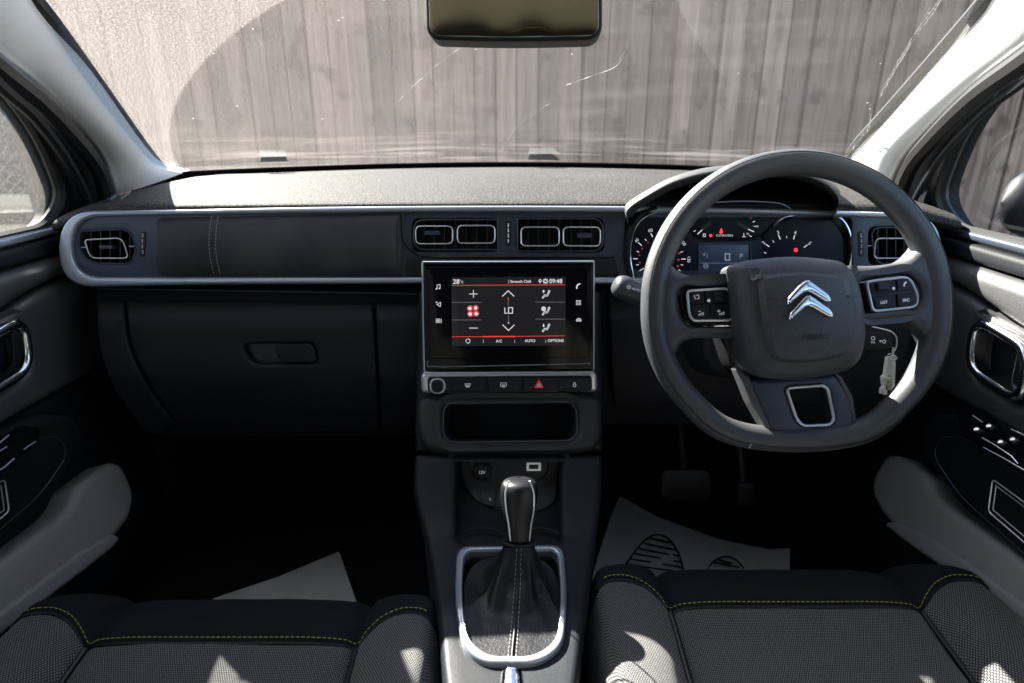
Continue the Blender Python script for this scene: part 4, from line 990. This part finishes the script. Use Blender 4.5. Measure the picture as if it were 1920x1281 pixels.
bs = slab('lower_spoke', M_vpan, sw, FW, rp([(1400, 712), (1560, 702), (1588, 745), (1600, 800), (1560, 810), (1442, 812), (1425, 770)], [8, 8, 40, 20, 20, 12, 40]), -.014, .008, .006, step=30, dst=5, holes=[rp([(1468, 727), (1535, 722), (1545, 728), (1557, 785), (1548, 795), (1500, 797), (1488, 785)], [10, 4, 6, 12, 8, 10, 10])], hdepth=-.012)
ring('spoke_ring', M_brush, bs, FW, rp([(1468, 727), (1535, 722), (1545, 728), (1557, 785), (1548, 795), (1500, 797), (1488, 785)], [10, 4, 6, 12, 8, 10, 10]), .0085, .0017)
slab('lower_spoke_side', M_wheel, sw, FW, rp([(1378, 690), (1402, 704), (1426, 765), (1448, 812), (1434, 808), (1404, 755)], 6), -.016, .008, .004)
slab('lower_spoke_side', M_wheel, sw, FW, rp([(1560, 698), (1574, 706), (1596, 745), (1604, 800), (1597, 800), (1582, 745)], 5), -.016, .006, .003)
slab('lower_housing', M_black, sw, FW, rp([(1350, 610), (1400, 605), (1440, 700), (1560, 700), (1600, 640), (1606, 690), (1560, 722), (1440, 732), (1380, 700)], [20, 20, 20, 20, 20, 20, 40, 40, 40]), -.045, -.006, .008, step=30)
# airbag cover
def hubb(x, y):
    r_ = ((x - 1500) / 125) ** 2 + ((y - 596) / 118) ** 2
    return .014 * max(0, 1 - r_)
HO = rp([(1384, 492), (1410, 484), (1500, 474), (1604, 486), (1632, 543), (1641, 640), (1622, 694), (1520, 716), (1446, 712), (1414, 690), (1394, 600)], [14, 20, 90, 26, 60, 60, 40, 70, 40, 30, 60], 8)
HF = Face(.698)
hub = slab('airbag_cover', M_hub, sw, HF, HO, -.062, .0, .024, step=12, dst=4, segs=9, bulge=hubb)
HI = 0.0345
up = [(1475, 574), (1476, 561), (1497, 538), (1507, 530), (1514, 528), (1522, 533), (1549, 553), (1554, 560), (1555, 569), (1545, 567), (1520, 552), (1512, 549), (1504, 552), (1486, 567)]
up = [(x - 12, y) for x, y in up]
lo = [(1478, 602), (1480, 589), (1499, 567), (1509, 557), (1516, 555), (1524, 560), (1552, 580), (1558, 588), (1559, 597), (1550, 595), (1522, 579), (1514, 576), (1507, 579), (1490, 594)]
lo = [(x - 12, y) for x, y in lo]
for o_ in (up, lo):
    slab('chevron_emblem', M_chrome, hub, HF, rp(o_, 2.5, 3), .006, .0195, .0028, step=6, dst=2.5)
text('lettering', 'AIRBAG', M_dim, hub, HF, 1517, 631, 14, h=.0142, bold=.01)
text('lettering', 'SRS', M_dim, hub, HF, 1436, 562, 8, h=.0120)
marks('horn_symbol', M_dim, hub, HF, [('p', [(1578, 556), (1583, 553), (1583, 561), (1578, 559)]), ('l', [(1583, 557), (1587, 557), (1587, 554)], 1.2), ('l', [(1583, 560), (1587, 562)], 1)], h=.0090)
# button pods
def pod(outline, rg, label):
    p = slab('button_pod', M_gloss, sw, FW, outline, -.004, .0085, .003, label=label)
    ring('pod_ring', M_brush, p, FW, rg, .0095, .0016, dst=3)
    slab('pod_face', M_black, p, FW, rg, .004, .0088, .0005)
    return p
lp = pod(rp([(1270, 550), (1292, 539), (1365, 535), (1376, 610), (1300, 611), (1278, 596)], [12, 14, 5, 8, 16, 16]),
         rp([(1284, 547), (1360, 542), (1368, 601), (1295, 602), (1288, 590)], [8, 10, 10, 12, 10]), 'left button pod with volume keys')
for q in ([(1288, 549), (1315, 547), (1317, 569), (1290, 570)], [(1317, 547), (1358, 545), (1363, 567), (1319, 569)], [(1291, 574), (1324, 572), (1325, 598), (1297, 598)], [(1328, 572), (1364, 571), (1366, 597), (1328, 598)]):
    slab('button', M_plas, lp, FW, rp(q, 2), .007, .0115, .0015)
slab('roller', M_black, lp, FW, rp([(1331, 550), (1350, 550), (1351, 565), (1333, 565)], 3), .01, .0155, .002)
for y in (555, 560): marks('roller_rib', M_plas, lp, FW, [('l', [(1334, y), (1349, y)], 1)], h=.0158)
def pm(p, name, sh): return marks(name, M_white, p, FW, sh, h=.0122)
pm(lp, 'voice_icon', [('l', [(1296, 556), (1298, 562)], 1.3), ('l', [(1299, 555.5), (1304, 554.5), (1305, 561), (1301, 562)], 1.1)])
pm(lp, 'menu_icon', [('c', 1323, 565, 3, 0)])
pm(lp, 'volume_down_icon', [('l', [(1304, 585.2), (1308, 585.2)], 1.2), ('l', [(1304, 591.5), (1313, 587), (1313, 591.5), (1304, 591.5)], 1)])
pm(lp, 'volume_up_icon', [('l', [(1339, 584.5), (1344, 584.5)], 1.2), ('l', [(1341.5, 582), (1341.5, 587)], 1.2), ('l', [(1342, 590.5), (1351, 586), (1351, 590.5), (1342, 590.5)], 1)])
rpod = pod(rp([(1608, 532), (1690, 516), (1710, 527), (1721, 552), (1711, 573), (1690, 585), (1622, 590)], [5, 20, 16, 20, 14, 16, 5]),
           rp([(1616, 530), (1695, 520), (1711, 556), (1709, 572), (1700, 577), (1634, 584), (1627, 580)], [8, 16, 16, 10, 8, 8, 8]), 'right button pod with phone key')
for q in ([(1620, 533), (1668, 527), (1671, 549), (1624, 554)], [(1670, 526), (1692, 524), (1703, 545), (1673, 549)], [(1626, 558), (1668, 553), (1670, 577), (1634, 581)], [(1671, 553), (1705, 549), (1708, 566), (1698, 574), (1673, 577)]):
    slab('button', M_plas, rpod, FW, rp(q, 2), .007, .0115, .0015)
slab('roller', M_black, rpod, FW, rp([(1630, 533), (1652, 531), (1654, 546), (1633, 548)], 3), .01, .0155, .002)
for y in (537, 542): marks('roller_rib', M_plas, rpod, FW, [('l', [(1633, y + 1), (1651, y - 1)], 1)], h=.0158)
pm(rpod, 'scroll_icon', [('c', 1664, 542.5, 2.6, 0)])
pm(rpod, 'phone_icon', [('l', [(1687, 531), (1684, 534), (1683, 538)], 2.6)])
text('lettering', 'LIST', M_white, rpod, FW, 1646, 568, 7.5, h=.0122, rot=.08, bold=.02)
text('lettering', 'SRC', M_white, rpod, FW, 1687, 564, 7.5, h=.0122, rot=.08, bold=.02)

# steering column, stalks, key
cl = thing('steering_column', (.337, .85, .85), 'black steering column shroud behind the wheel', 'steering column')
slab('shroud', M_low, cl, Face(.86), rp([(1315, 560), (1650, 560), (1660, 640), (1640, 668), (1600, 700), (1440, 718), (1350, 708), (1322, 680)], [20, 20, 20, 10, 40, 60, 30, 30]), -.10, .0, .015, step=40, segs=6)
slab('ignition_panel', M_low, cl, Face(.86), rp([(1600, 622), (1668, 622), (1672, 655), (1600, 662)], 5), -.01, .004, .002)
marks('fog_lamp_icon', M_white, cl, Face(.86), [('c', 1633.5, 634.5, 3.2, 1), ('l', [(1629.5, 640), (1631, 644)], .8), ('l', [(1632.5, 640), (1634, 644)], .8), ('l', [(1635.5, 640), (1637, 644)], .8)], h=.0045)
marks('key_icon', M_white, cl, Face(.86), [('c', 1654, 640.5, 3, 1), ('l', [(1651, 640), (1646, 638.5), (1647, 642)], 1)], h=.0045)
sk = thing('indicator_stalk', (.16, .84, 1.0), 'grey indicator stalk end poking out left of the steering wheel', 'stalk')
rows = []
a0, a1 = at_y(1152, 532, .835), at_y(1225, 565, .845); ax = (a1 - a0).normalized(); u = Vector((0, 1, 0)) - ax * ax.y; u.normalize(); v = ax.cross(u)
for d, r_ in ((0, .001), (.0005, .008), (.004, .0135), (.012, .0165), (.019, .0168), (.0192, .0158), (.022, .0165), (.04, .0155), (.055, .012), (.08, .008)):
    rows.append([a0 + ax * d + (u * cos(t) + v * sin(t)) * r_ for t in [2 * pi * i / 20 for i in range(20)]])
loft('stalk_body', mat('stalk_grey', (.045, .048, .055), .35, bump=.2), sk, rows, 1, 2, closed_u=True)
FS = Face(.80)
marks('headlamp_icon', M_white, sk, Face(.797), [('c', 1179, 538.5, 2.2, .8)] + [('l', [(1179 + 3.2 * cos(a), 538.5 + 3.2 * sin(a)), (1179 + 4.6 * cos(a), 538.5 + 4.6 * sin(a))], .7) for a in [i * pi / 4 for i in range(8)]], h=.0)
text('lettering', 'AUTO', M_white, sk, Face(.797), 1193, 543, 6, h=.0, rot=-.3)
kr = thing('key_ring', (.50, .80, .85), 'silver wire key ring with a cream plastic fob hanging below the ignition', 'key ring')
FK = Face(.80)
tube('wire', M_brush, kr, [FK.P(*p) for p in sm([(1636, 613), (1650, 616), (1666, 620), (1675, 625), (1681, 634), (1681, 648), (1677, 658)], 4, False)], .0009)
tube('wire', M_brush, kr, [FK.P(1673, 651, .002), FK.P(1672.5, 668, .002)], .0013)
tube('wire', M_brush, kr, [FK.P(*p, .002) for p in ((1663, 665), (1668, 663), (1672, 667))], .0006)
slab('fob', M_tag, kr, FK, rp([(1663, 668), (1678, 668), (1677, 684), (1674.5, 732), (1667, 732), (1665.5, 706), (1664, 704), (1659, 730), (1663, 732), (1661, 741), (1651, 738), (1652, 728), (1656, 724), (1654, 714), (1653, 706), (1658, 703)], 2), -.004, .003, .002)
tube('fob_collar', mat('tag_white', (.8, .8, .82), .3), kr, [FK.P(1670.5 + 7 * cos(a), 671 + 4 * sin(a), .004) for a in [2 * pi * i / 16 for i in range(16)]], .0009, closed=True)
tube('fob_collar', M_tag, kr, [FK.P(1655, 708, .003), FK.P(1665, 711, .003)], .0022)
slab('fob_rib', mat('tag_face', (.85, .83, .74), .35), kr, FK, rp([(1669, 680), (1675, 680), (1673, 731), (1668, 731)], 1), .002, .0055, .001)

# ================================================================== DOORS
def door(sg, X, label):
    nm = 'left' if sg < 0 else 'right'
    S = YZ(X, sg)
    win = rp([(.14, 1.050), (.955, 1.040), (1.00, 1.075), (.955, 1.165), (.83, 1.285), (.62, 1.385), (.40, 1.43), (.16, 1.44)], [.02, .03, .03, .08, .12, .12, .1, .02], 8)
    outer = rp([(.08, .34), (1.14, .34), (1.16, .8), (1.16, 1.06), (1.06, 1.18), (.92, 1.32), (.70, 1.43), (.42, 1.485), (.08, 1.49)], [.02, .05, .1, .05, .1, .12, .12, .1, .02], 6)
    d = slab('car_door', M_low, body, S, outer, -.05, .0, .006, holes=[offs(win, -.010)], hdepth=-.03, step=.05, dst=.02, segs=4, label=label)
    ring('window_seal', M_rubber, d, S, offs(win, -.004), .001, .008, dst=15) if False else tube('window_seal', M_rubber, d, [S.P(a, b, .0) for a, b in dens(offs(win, -.006), .012)], .009, closed=True)
    slab('window_lining', M_black, d, S, offs(win, -.028), .0, .006, .004, holes=[offs(win, -.006)], step=.08, dst=.012)
    g = slab('window_glass', side_glass(.07 if sg < 0 else .02, .50 if sg < 0 else .92), d, S, offs(win, -.02), -.024, -.020, .0005, step=.1, dst=.02)
    # waist trim, sculpted shoulder with its seam
    slab('waist_rail', M_satin if sg < 0 else M_vpan, d, S, rp([(.08, 1.030), (1.03, 1.024), (1.03, 1.036), (.08, 1.044)], .004), .0, .012, .005, step=.1, dst=.03)
    slab('waist_rail', M_low, d, S, rp([(.08, 1.004), (1.05, .998), (1.05, 1.021), (.08, 1.027)], .006), .0, .020, .007, step=.1, dst=.03)
    slab('shoulder_panel', M_door, d, S, rp([(.08, .925), (.72, .930), (.86, .962), (.98, .968), (1.10, .950), (1.12, .994), (.08, .999)], [.01, .08, .06, .05, .05, .01, .01]), .0, .030, .016, step=.03, dst=.015, segs=6)
    slab('mid_panel', M_door, d, S, rp([(.08, .82), (1.0, .80), (1.10, .84), (1.12, .945), (.98, .962), (.86, .956), (.73, .925), (.08, .920)], [.02, .08, .05, .04, .05, .06, .08, .01]), .0, .028, .014, step=.03, dst=.015, segs=6,
         holes=[rp([(.712, .846), (.822, .850), (.836, .938), (.722, .926)], .03, 6)], hdepth=-.02)
    slab('lower_panel', M_low, d, S, rp([(.08, .42), (.98, .42), (1.08, .60), (1.10, .832), (1.0, .794), (.08, .812)], [.02, .1, .1, .02, .05, .01]), .0, .014, .010, step=.04, dst=.02, segs=4)
    # inner release handle
    Hn = rp([(.722, .854), (.822, .860), (.834, .932), (.732, .922)], [.028, .03, .03, .028], 8)
    h = slab('release_handle', M_chrome, d, S, offs(Hn, -.006), .015, .036, .006, holes=[offs(Hn, .007)], dst=.004, segs=5, step=.05)
    slab('handle_cup', M_black, d, S, offs(Hn, -.004), -.022, -.015, .001, dst=.01)
    slab('pull_lever', M_chrome, d, S, rp([(.728, .860), (.756, .862), (.762, .922), (.737, .918)], .012, 6), .0, .024, .005, dst=.006)
    # armrest, its seam and the pull cup
    slab('armrest', M_low, d, S, rp([(.08, .675), (.80, .685), (.875, .72), (.87, .765), (.80, .800), (.08, .812)], [.01, .06, .04, .03, .05, .01], 6), .0, .046, .016, step=.04, dst=.012, segs=6)
    ring_pts = rp([(.50, .688), (.76, .694), (.825, .72), (.82, .752), (.78, .775), (.50, .785)], [.02, .05, .03, .03, .04, .02], 6)
    tube('armrest_seam', M_vpan, d, [S.P(a, b, .0465) for a, b in dens(ring_pts, .01)], .0008, closed=True, seg=6)
    pc = rp([(.52, .705), (.700, .708), (.708, .752), (.525, .755)], .006, 3)
    tube('cup_frame', M_brush, d, [S.P(a, b, .050) for a, b in dens(pc, .01)], .0010, closed=True, seg=6)
    tube('cup_frame', M_satin, d, [S.P(a, b, .049) for a, b in dens(offs(pc, .006), .01)], .0009, closed=True, seg=6)
    isl = d
    return d, S, isl
dL, SLd, islL = door(-1, XL, 'left front door with a partly visible chrome release handle')
dR, SRd, islR = door(1, XR, 'right front door with sunlit shoulder, chrome release handle and window switches')
M_insert = M_grey
# pale lower inserts
for sg, d, P_ in ((-1, dL, [(203, 866), (225, 872), (243, 912), (248, 935), (240, 972), (210, 1010), (150, 1062), (90, 1112), (0, 1180), (-200, 1330), (-200, 1190), (0, 1052), (55, 1008), (112, 966), (130, 942), (137, 915), (170, 890)]),
                   (1, dR, [(1664, 855), (1685, 853), (1715, 872), (1745, 893), (1752, 915), (1770, 942), (1820, 978), (1920, 1050), (2120, 1190), (2120, 1330), (1920, 1180), (1850, 1110), (1740, 1040), (1700, 1010), (1655, 960), (1637, 925), (1640, 895)])):
    PX = Plane((sg * ((XL if sg < 0 else XR) - .055), .8, .64), (-sg, 0, .30), 1300)
    slab('pale_insert', M_insert, d, PX, rp(P_, 14, 5), -.05, .008, .012, step=30, dst=8, segs=7)
    lipL = [(212, 1010), (210, 1018), (200, 1030), (150, 1070), (60, 1138), (-100, 1262), (-100, 1215), (50, 1103), (140, 1035), (198, 1003)]
    lipR = [(1672, 984), (1676, 991), (1700, 1012), (1745, 1044), (1850, 1114), (2000, 1230), (2000, 1180), (1860, 1080), (1755, 1008), (1690, 980)]
    slab('insert_lip', M_insert, d, PX, rp(lipL if sg < 0 else lipR, 10, 5), -.03, .014, .007, step=30, dst=8, segs=6)
# window switches on the driver's door, chrome lines on both
PSw = Plane((XR - .050, .8, .80), (-1, 0, .7), 1300)
swp = slab('switch_panel', M_gloss, dR, PSw, rp([(1790, 760), (1850, 770), (1960, 840), (1960, 905), (1900, 880), (1800, 812)], 10), -.01, .0, .003, label='gloss black window switch panel')
for (x, y) in ((1836, 809), (1859, 803), (1881, 833), (1904, 828)):
    slab('switch', M_black, dR, PSw, rp([(x - 13, y - 2), (x, y - 8), (x + 13, y + 1), (x + 1, y + 8)], 2), -.0, .005, .001)
    marks('window_icon', M_emw, dR, PSw, [('p', [(x - 5, y + 2), (x - 4, y - 2), (x, y - 3.4), (x + 5, y - 2), (x + 4, y + 1.5)])], h=.0056)
for pts in ([(1846, 824), (1870, 838), (1900, 858), (1912, 872)], [(1848, 842), (1885, 862), (1925, 885)], [(1828, 782), (1846, 795)], [(1900, 808), (1930, 822)]):
    tube('chrome_line', M_brush, dR, [PSw.P(a, b, .004) for a, b in pts], .0009, seg=6)
PSl = Plane((-XL + .050, .8, .80), (1, 0, .7), 1300)
swl = slab('switch_panel', M_gloss, dL, PSl, rp([(-40, 840), (40, 795), (78, 800), (70, 835), (-40, 905)], 10), -.01, .0, .003, label='gloss black panel on the left armrest')
for pts in ([(-10, 838), (14, 818)], [(-10, 852), (10, 840)], [(-10, 888), (6, 878), (24, 862)], [(42, 845), (64, 830)]):
    tube('chrome_line', M_satin, dL, [PSl.P(a, b, .003) for a, b in pts], .0011, seg=6)
# small chevron mark etched on the right window
marks('etched_mark', M_rubber, dR, SRd_p if False else Plane((XR + .018, .9, 1.1), (-1, 0, 0)), [('l', [(1867, 408), (1874, 400), (1881, 407)], 1.6), ('l', [(1868, 414), (1874.5, 407), (1881, 413)], 1.6), ('l', [(1868, 416.5), (1881, 417)], .8), ('l', [(1870, 421), (1870, 429)], 2), ('l', [(1878, 422), (1878, 430)], 2)], h=.001)
# exterior mirror outside the right window
em = thing('door_mirror', (.93, 1.13, .98), 'dark exterior mirror housing outside the right door window', 'mirror')
rows = []
for i, (t, s_) in enumerate(((0, .02), (.02, .6), (.07, .9), (.14, 1.), (.20, .9), (.235, .02))):
    c = Vector((.865 + t, 1.13 + .02 * (t / .2), 1.05))
    rows.append([c + Vector((0, .045 * s_ * cos(a), .072 * s_ * sin(a))) for a in [2 * pi * k / 16 for k in range(16)]])
loft('housing', M_plas, em, rows, 2, 3, closed_u=True)

# ================================================================== REAR-VIEW MIRROR
mr = thing('rear_view_mirror', (.0, .78, 1.33), 'black framed rear view mirror at the top edge reflecting the tan cabin', 'mirror')
SM = Plane((0, .78, 1.34), Vector((-.05, -1, .125)))
mo = rp([(797, -40), (1129, -40), (1129, 60), (1112, 76), (960, 80), (815, 76), (800, 60)], [30, 30, 20, 16, 300, 18, 20], 8)
slab('mirror_housing', M_plas, mr, SM, mo, -.03, .004, .004, step=60, dst=6)
M_mirr = mat('mirror_glass', (.95, .93, .88), .015, 1.)
slab('mirror_glass', M_mirr, mr, SM, offs(mo, 7), .003, .0045, .0003, step=60, dst=6)
tube('mirror_arm', M_plas, mr, [Vector((0, .80, 1.355)), Vector((0, .80, 1.40)), Vector((0, .765, 1.425)), Vector((0, .73, 1.432))], [.012, .010, .012, .018], seg=14)

# ================================================================== SEATS
def seat(xc, yf, label):
    st = thing('front_seat', (xc, yf - .25, .34), label, 'seat')
    z = .600; K = 1.143
    def row(y, dz, crest, xs=1.0, sink=0.006):
        # returns left bolster, centre, right bolster point lists
        L_ = [(-.235, -.09), (-.230, -.035), (-.215, crest * .85), (-.190, crest), (-.165, crest * .75), (-.148, crest * .25), (-.139, -sink)]
        C_ = [(-.137, -sink), (-.125, .001), (-.09, .004), (-.03, .004), (.03, .004), (.09, .004), (.125, .001), (.137, -sink)]
        f = lambda l, s=1: [Vector((xc + s * a * xs * K, y, z + (dz + b) * K)) for a, b in l]
        return f(L_), f(C_), f(L_, -1)
    ys = [(yf - .105 * K, .012, .020), (yf - .15 * K, .008, .028), (yf - .22 * K, .002, .038), (yf - .32 * K, -.008, .045), (yf - .45 * K, -.02, .05)]
    R_ = [row(*q) for q in ys]
    # stitched front line: bolsters' stitch sits further forward at the crest
    def bend(l, s, k):
        return [p + Vector((0, .028 * sin(pi * min(1, max(0, (abs(p.x - xc) / K - .137) / .098))) * k, 0)) for p in l]
    for i, k in enumerate((1, .6, .25, 0, 0)):
        R_[i] = (bend(R_[i][0], -1, k), R_[i][1], bend(R_[i][2], 1, k))
    loft('side_bolster', M_weave, st, [r[0] for r in R_], 4, 5); loft('side_bolster', M_weave, st, [r[2] for r in R_], 4, 5)
    loft('cushion', M_weave, st, [r[1] for r in R_], 4, 5)
    # plain front roll
    full = []
    base = R_[0][0] + R_[0][1][1:-1] + R_[0][2][::-1]
    def sh(dy, dz, kx=1., flat=0.):
        return [Vector((xc + (p.x - xc) * kx, p.y + dy * K - (.028 * sin(pi * min(1, max(0, (abs(p.x - xc) / K - .137) / .098))) * flat if abs(p.x - xc) > .137 * K else 0) - (.03 * max(0, (abs(p.x - xc) / K - .17) / .06) ** 2) * flat, p.z + dz * K - max(0, p.z - z - .018) * flat * .5)) for p in base]
    full = [sh(-.012, -.016), sh(0, -.001), sh(.018, .004, 1., .2), sh(.045, .001, .995, .6), sh(.075, -.012, .985, .9), sh(.092, -.034, .975, 1.), sh(.096, -.065, .97, 1.), sh(.085, -.13, .97, 1.), sh(.05, -.22, .97, 1.)]
    fr = loft('front_roll', M_cloth, st, full, 4, 4)
    bm = bmesh.new()
    L = sm([tuple(p) for p in base], 8, False)
    dashes_into(bm, [Vector(p) + Vector((0, .007, .0035)) for p in L[18:-18]], ln=.0040, gap=.0022, r=.00055)
    finish('stitching', bm, M_thread, fr, weld=False)
    tube('seam', M_black, fr, [Vector(p) + Vector((0, .0005, .0005)) for p in L], .0018, seg=6)
    for sx in (-1, 1):
        tube('seam', M_black, st, sm([(xc + sx * .138 * K, y, z + dz * K - .003) for y, dz, c in ys], 4, False), .003, seg=6)
    for o_ in list(st.children_recursive) if False else [c for c in COL.objects if c.parent == st and c.name.split('.')[0] in ('side_bolster', 'cushion', 'front_roll')]:
        for v in o_.data.vertices:
            w_ = Vector((v.co.x * 9, v.co.y * 16, v.co.z * 6 + xc * 7)); v.co.z += noise.noise(w_) * .0022 + noise.noise(w_ * 2.7) * .0009
    # side valance and backrest
    for sx, k in ((-1, 0), (1, 2)):
        rows = [[Vector((p[0].x + (0 if q == 0 else sx * .0), p[0].y, p[0].z - q)) for p in [r[k] for r in R_]] for q in (0, .06, .12, .2)]
        loft('side_valance', M_cloth, st, rows, 2, 2)
    rows = []
    for zz, yy in ((.58, yf - .56), (.74, yf - .61), (.96, yf - .66), (1.16, yf - .71), (1.24, yf - .74)):
        rows.append([Vector((xc + a, yy - b, zz)) for a, b in ((-.25, .10), (-.24, .02), (-.21, -.03), (-.15, .01), (0, .02), (.15, .01), (.21, -.03), (.24, .02), (.25, .10), (.15, .13), (0, .13), (-.15, .13))])
    loft('backrest', M_weave, st, rows, 2, 3, closed_u=True)
    return st
seat(.357, .745, "driver's seat with dark grey woven cushion and yellow stitching, under the steering wheel")
seat(-.341, .688, 'passenger seat with woven cushion and yellow stitching, in front of the glovebox')

# ================================================================== FLOOR MATS, PEDALS
zf = .352
class FZ:
    sc = 1300.
    def P(s, px, py, h=0): return at_z(px, py, zf + h)
SF = FZ()
pm1 = slab('paper_mat', M_paper, None, SF, rp([(1162, 930), (1190, 945), (1230, 968), (1290, 990), (1345, 1010), (1400, 1022), (1440, 1030), (1481, 1028), (1481, 1110), (1400, 1300), (1150, 1300), (1098, 1130), (1120, 1045), (1145, 970)], 2), .0, .003, .0005, step=40, dst=12,
           bulge=lambda x, y: .006 * noise.noise(Vector((x * .02, y * .03, 1))) + .003, label="crumpled paper mat with blue shoe prints in the driver's footwell", cat='floor mat', group=None)
def fh(x, y): return .0035 + .006 * noise.noise(Vector((x * .02, y * .03, 1))) + .003
def shoe(pts, w, lines):
    bm = bmesh.new()
    allp = [sm(pts, 6, False)] + lines
    for l in allp:
        l = [tuple(Vector(l[i]).lerp(Vector(l[i + 1]), t / 5)) for i in range(len(l) - 1) for t in range(5)] + [l[-1]]
        l = [p for p in l if p[1] < 1200]
        for i in range(len(l) - 1):
            a, b = Vector(l[i][:2]), Vector(l[i + 1][:2]); d = (b - a)
            if d.length < .01: continue
            d.normalize(); n_ = Vector((-d.y, d.x)) * w / 2
            bm.faces.new([bm.verts.new(SF.P(q.x, q.y, fh(q.x, q.y) + .0012)) for q in (a - d * .3 + n_, b + d * .3 + n_, b + d * .3 - n_, a - d * .3 - n_)])
    finish('shoe_print', bm, M_ink, pm1, weld=False)
shoe([(1165, 1070), (1185, 1042), (1204, 1018), (1220, 1006), (1236, 1003), (1252, 1009), (1266, 1026), (1276, 1048), (1282, 1075)], 3.4,
     [[(1220, 1009), (1262, 1019)], [(1208, 1019), (1268, 1032)], [(1198, 1029), (1273, 1043)], [(1190, 1038), (1276, 1054)], [(1182, 1048), (1279, 1064)], [(1176, 1058), (1281, 1074)]])
shoe([(1322, 1075), (1335, 1056), (1350, 1046), (1365, 1044), (1380, 1050), (1395, 1066)], 3.2, [[(1345, 1049), (1372, 1056)], [(1338, 1054), (1386, 1064)]])
slab('paper_mat', M_paper, None, SF, rp([(400, 1122), (520, 1082), (636, 1034), (665, 1118), (700, 1220), (380, 1220)], 3), .0, .003, .0005, step=40, dst=12,
     bulge=lambda x, y: .004 * noise.noise(Vector((x * .02, y * .03, 5))) + .003, label='plain paper mat corner lying in the passenger footwell', cat='floor mat')
FP = Face(1.18)
for ol_, lb in ((rr(1238, 880, 1335, 942, 22), 'wide brake pedal, left of the two pedals'), (rp([(1384, 905), (1414, 905), (1418, 948), (1382, 950)], 4), 'narrow accelerator pedal, right of the two pedals')):
    o = slab('pedal', M_black, None, FP, ol_, -.012, .0, .004, label=lb, cat='pedal', group='pedals in the footwell')
    c = FP.P(sum(p[0] for p in ol_) / len(ol_), sum(p[1] for p in ol_) / len(ol_), -.012)
    tube('pedal_arm', M_black, o, [c, c + Vector((0, .08, .12)), c + Vector((0, .12, .3))], .009)

# keep copies of Blender's suffixes tidy: nothing else to do
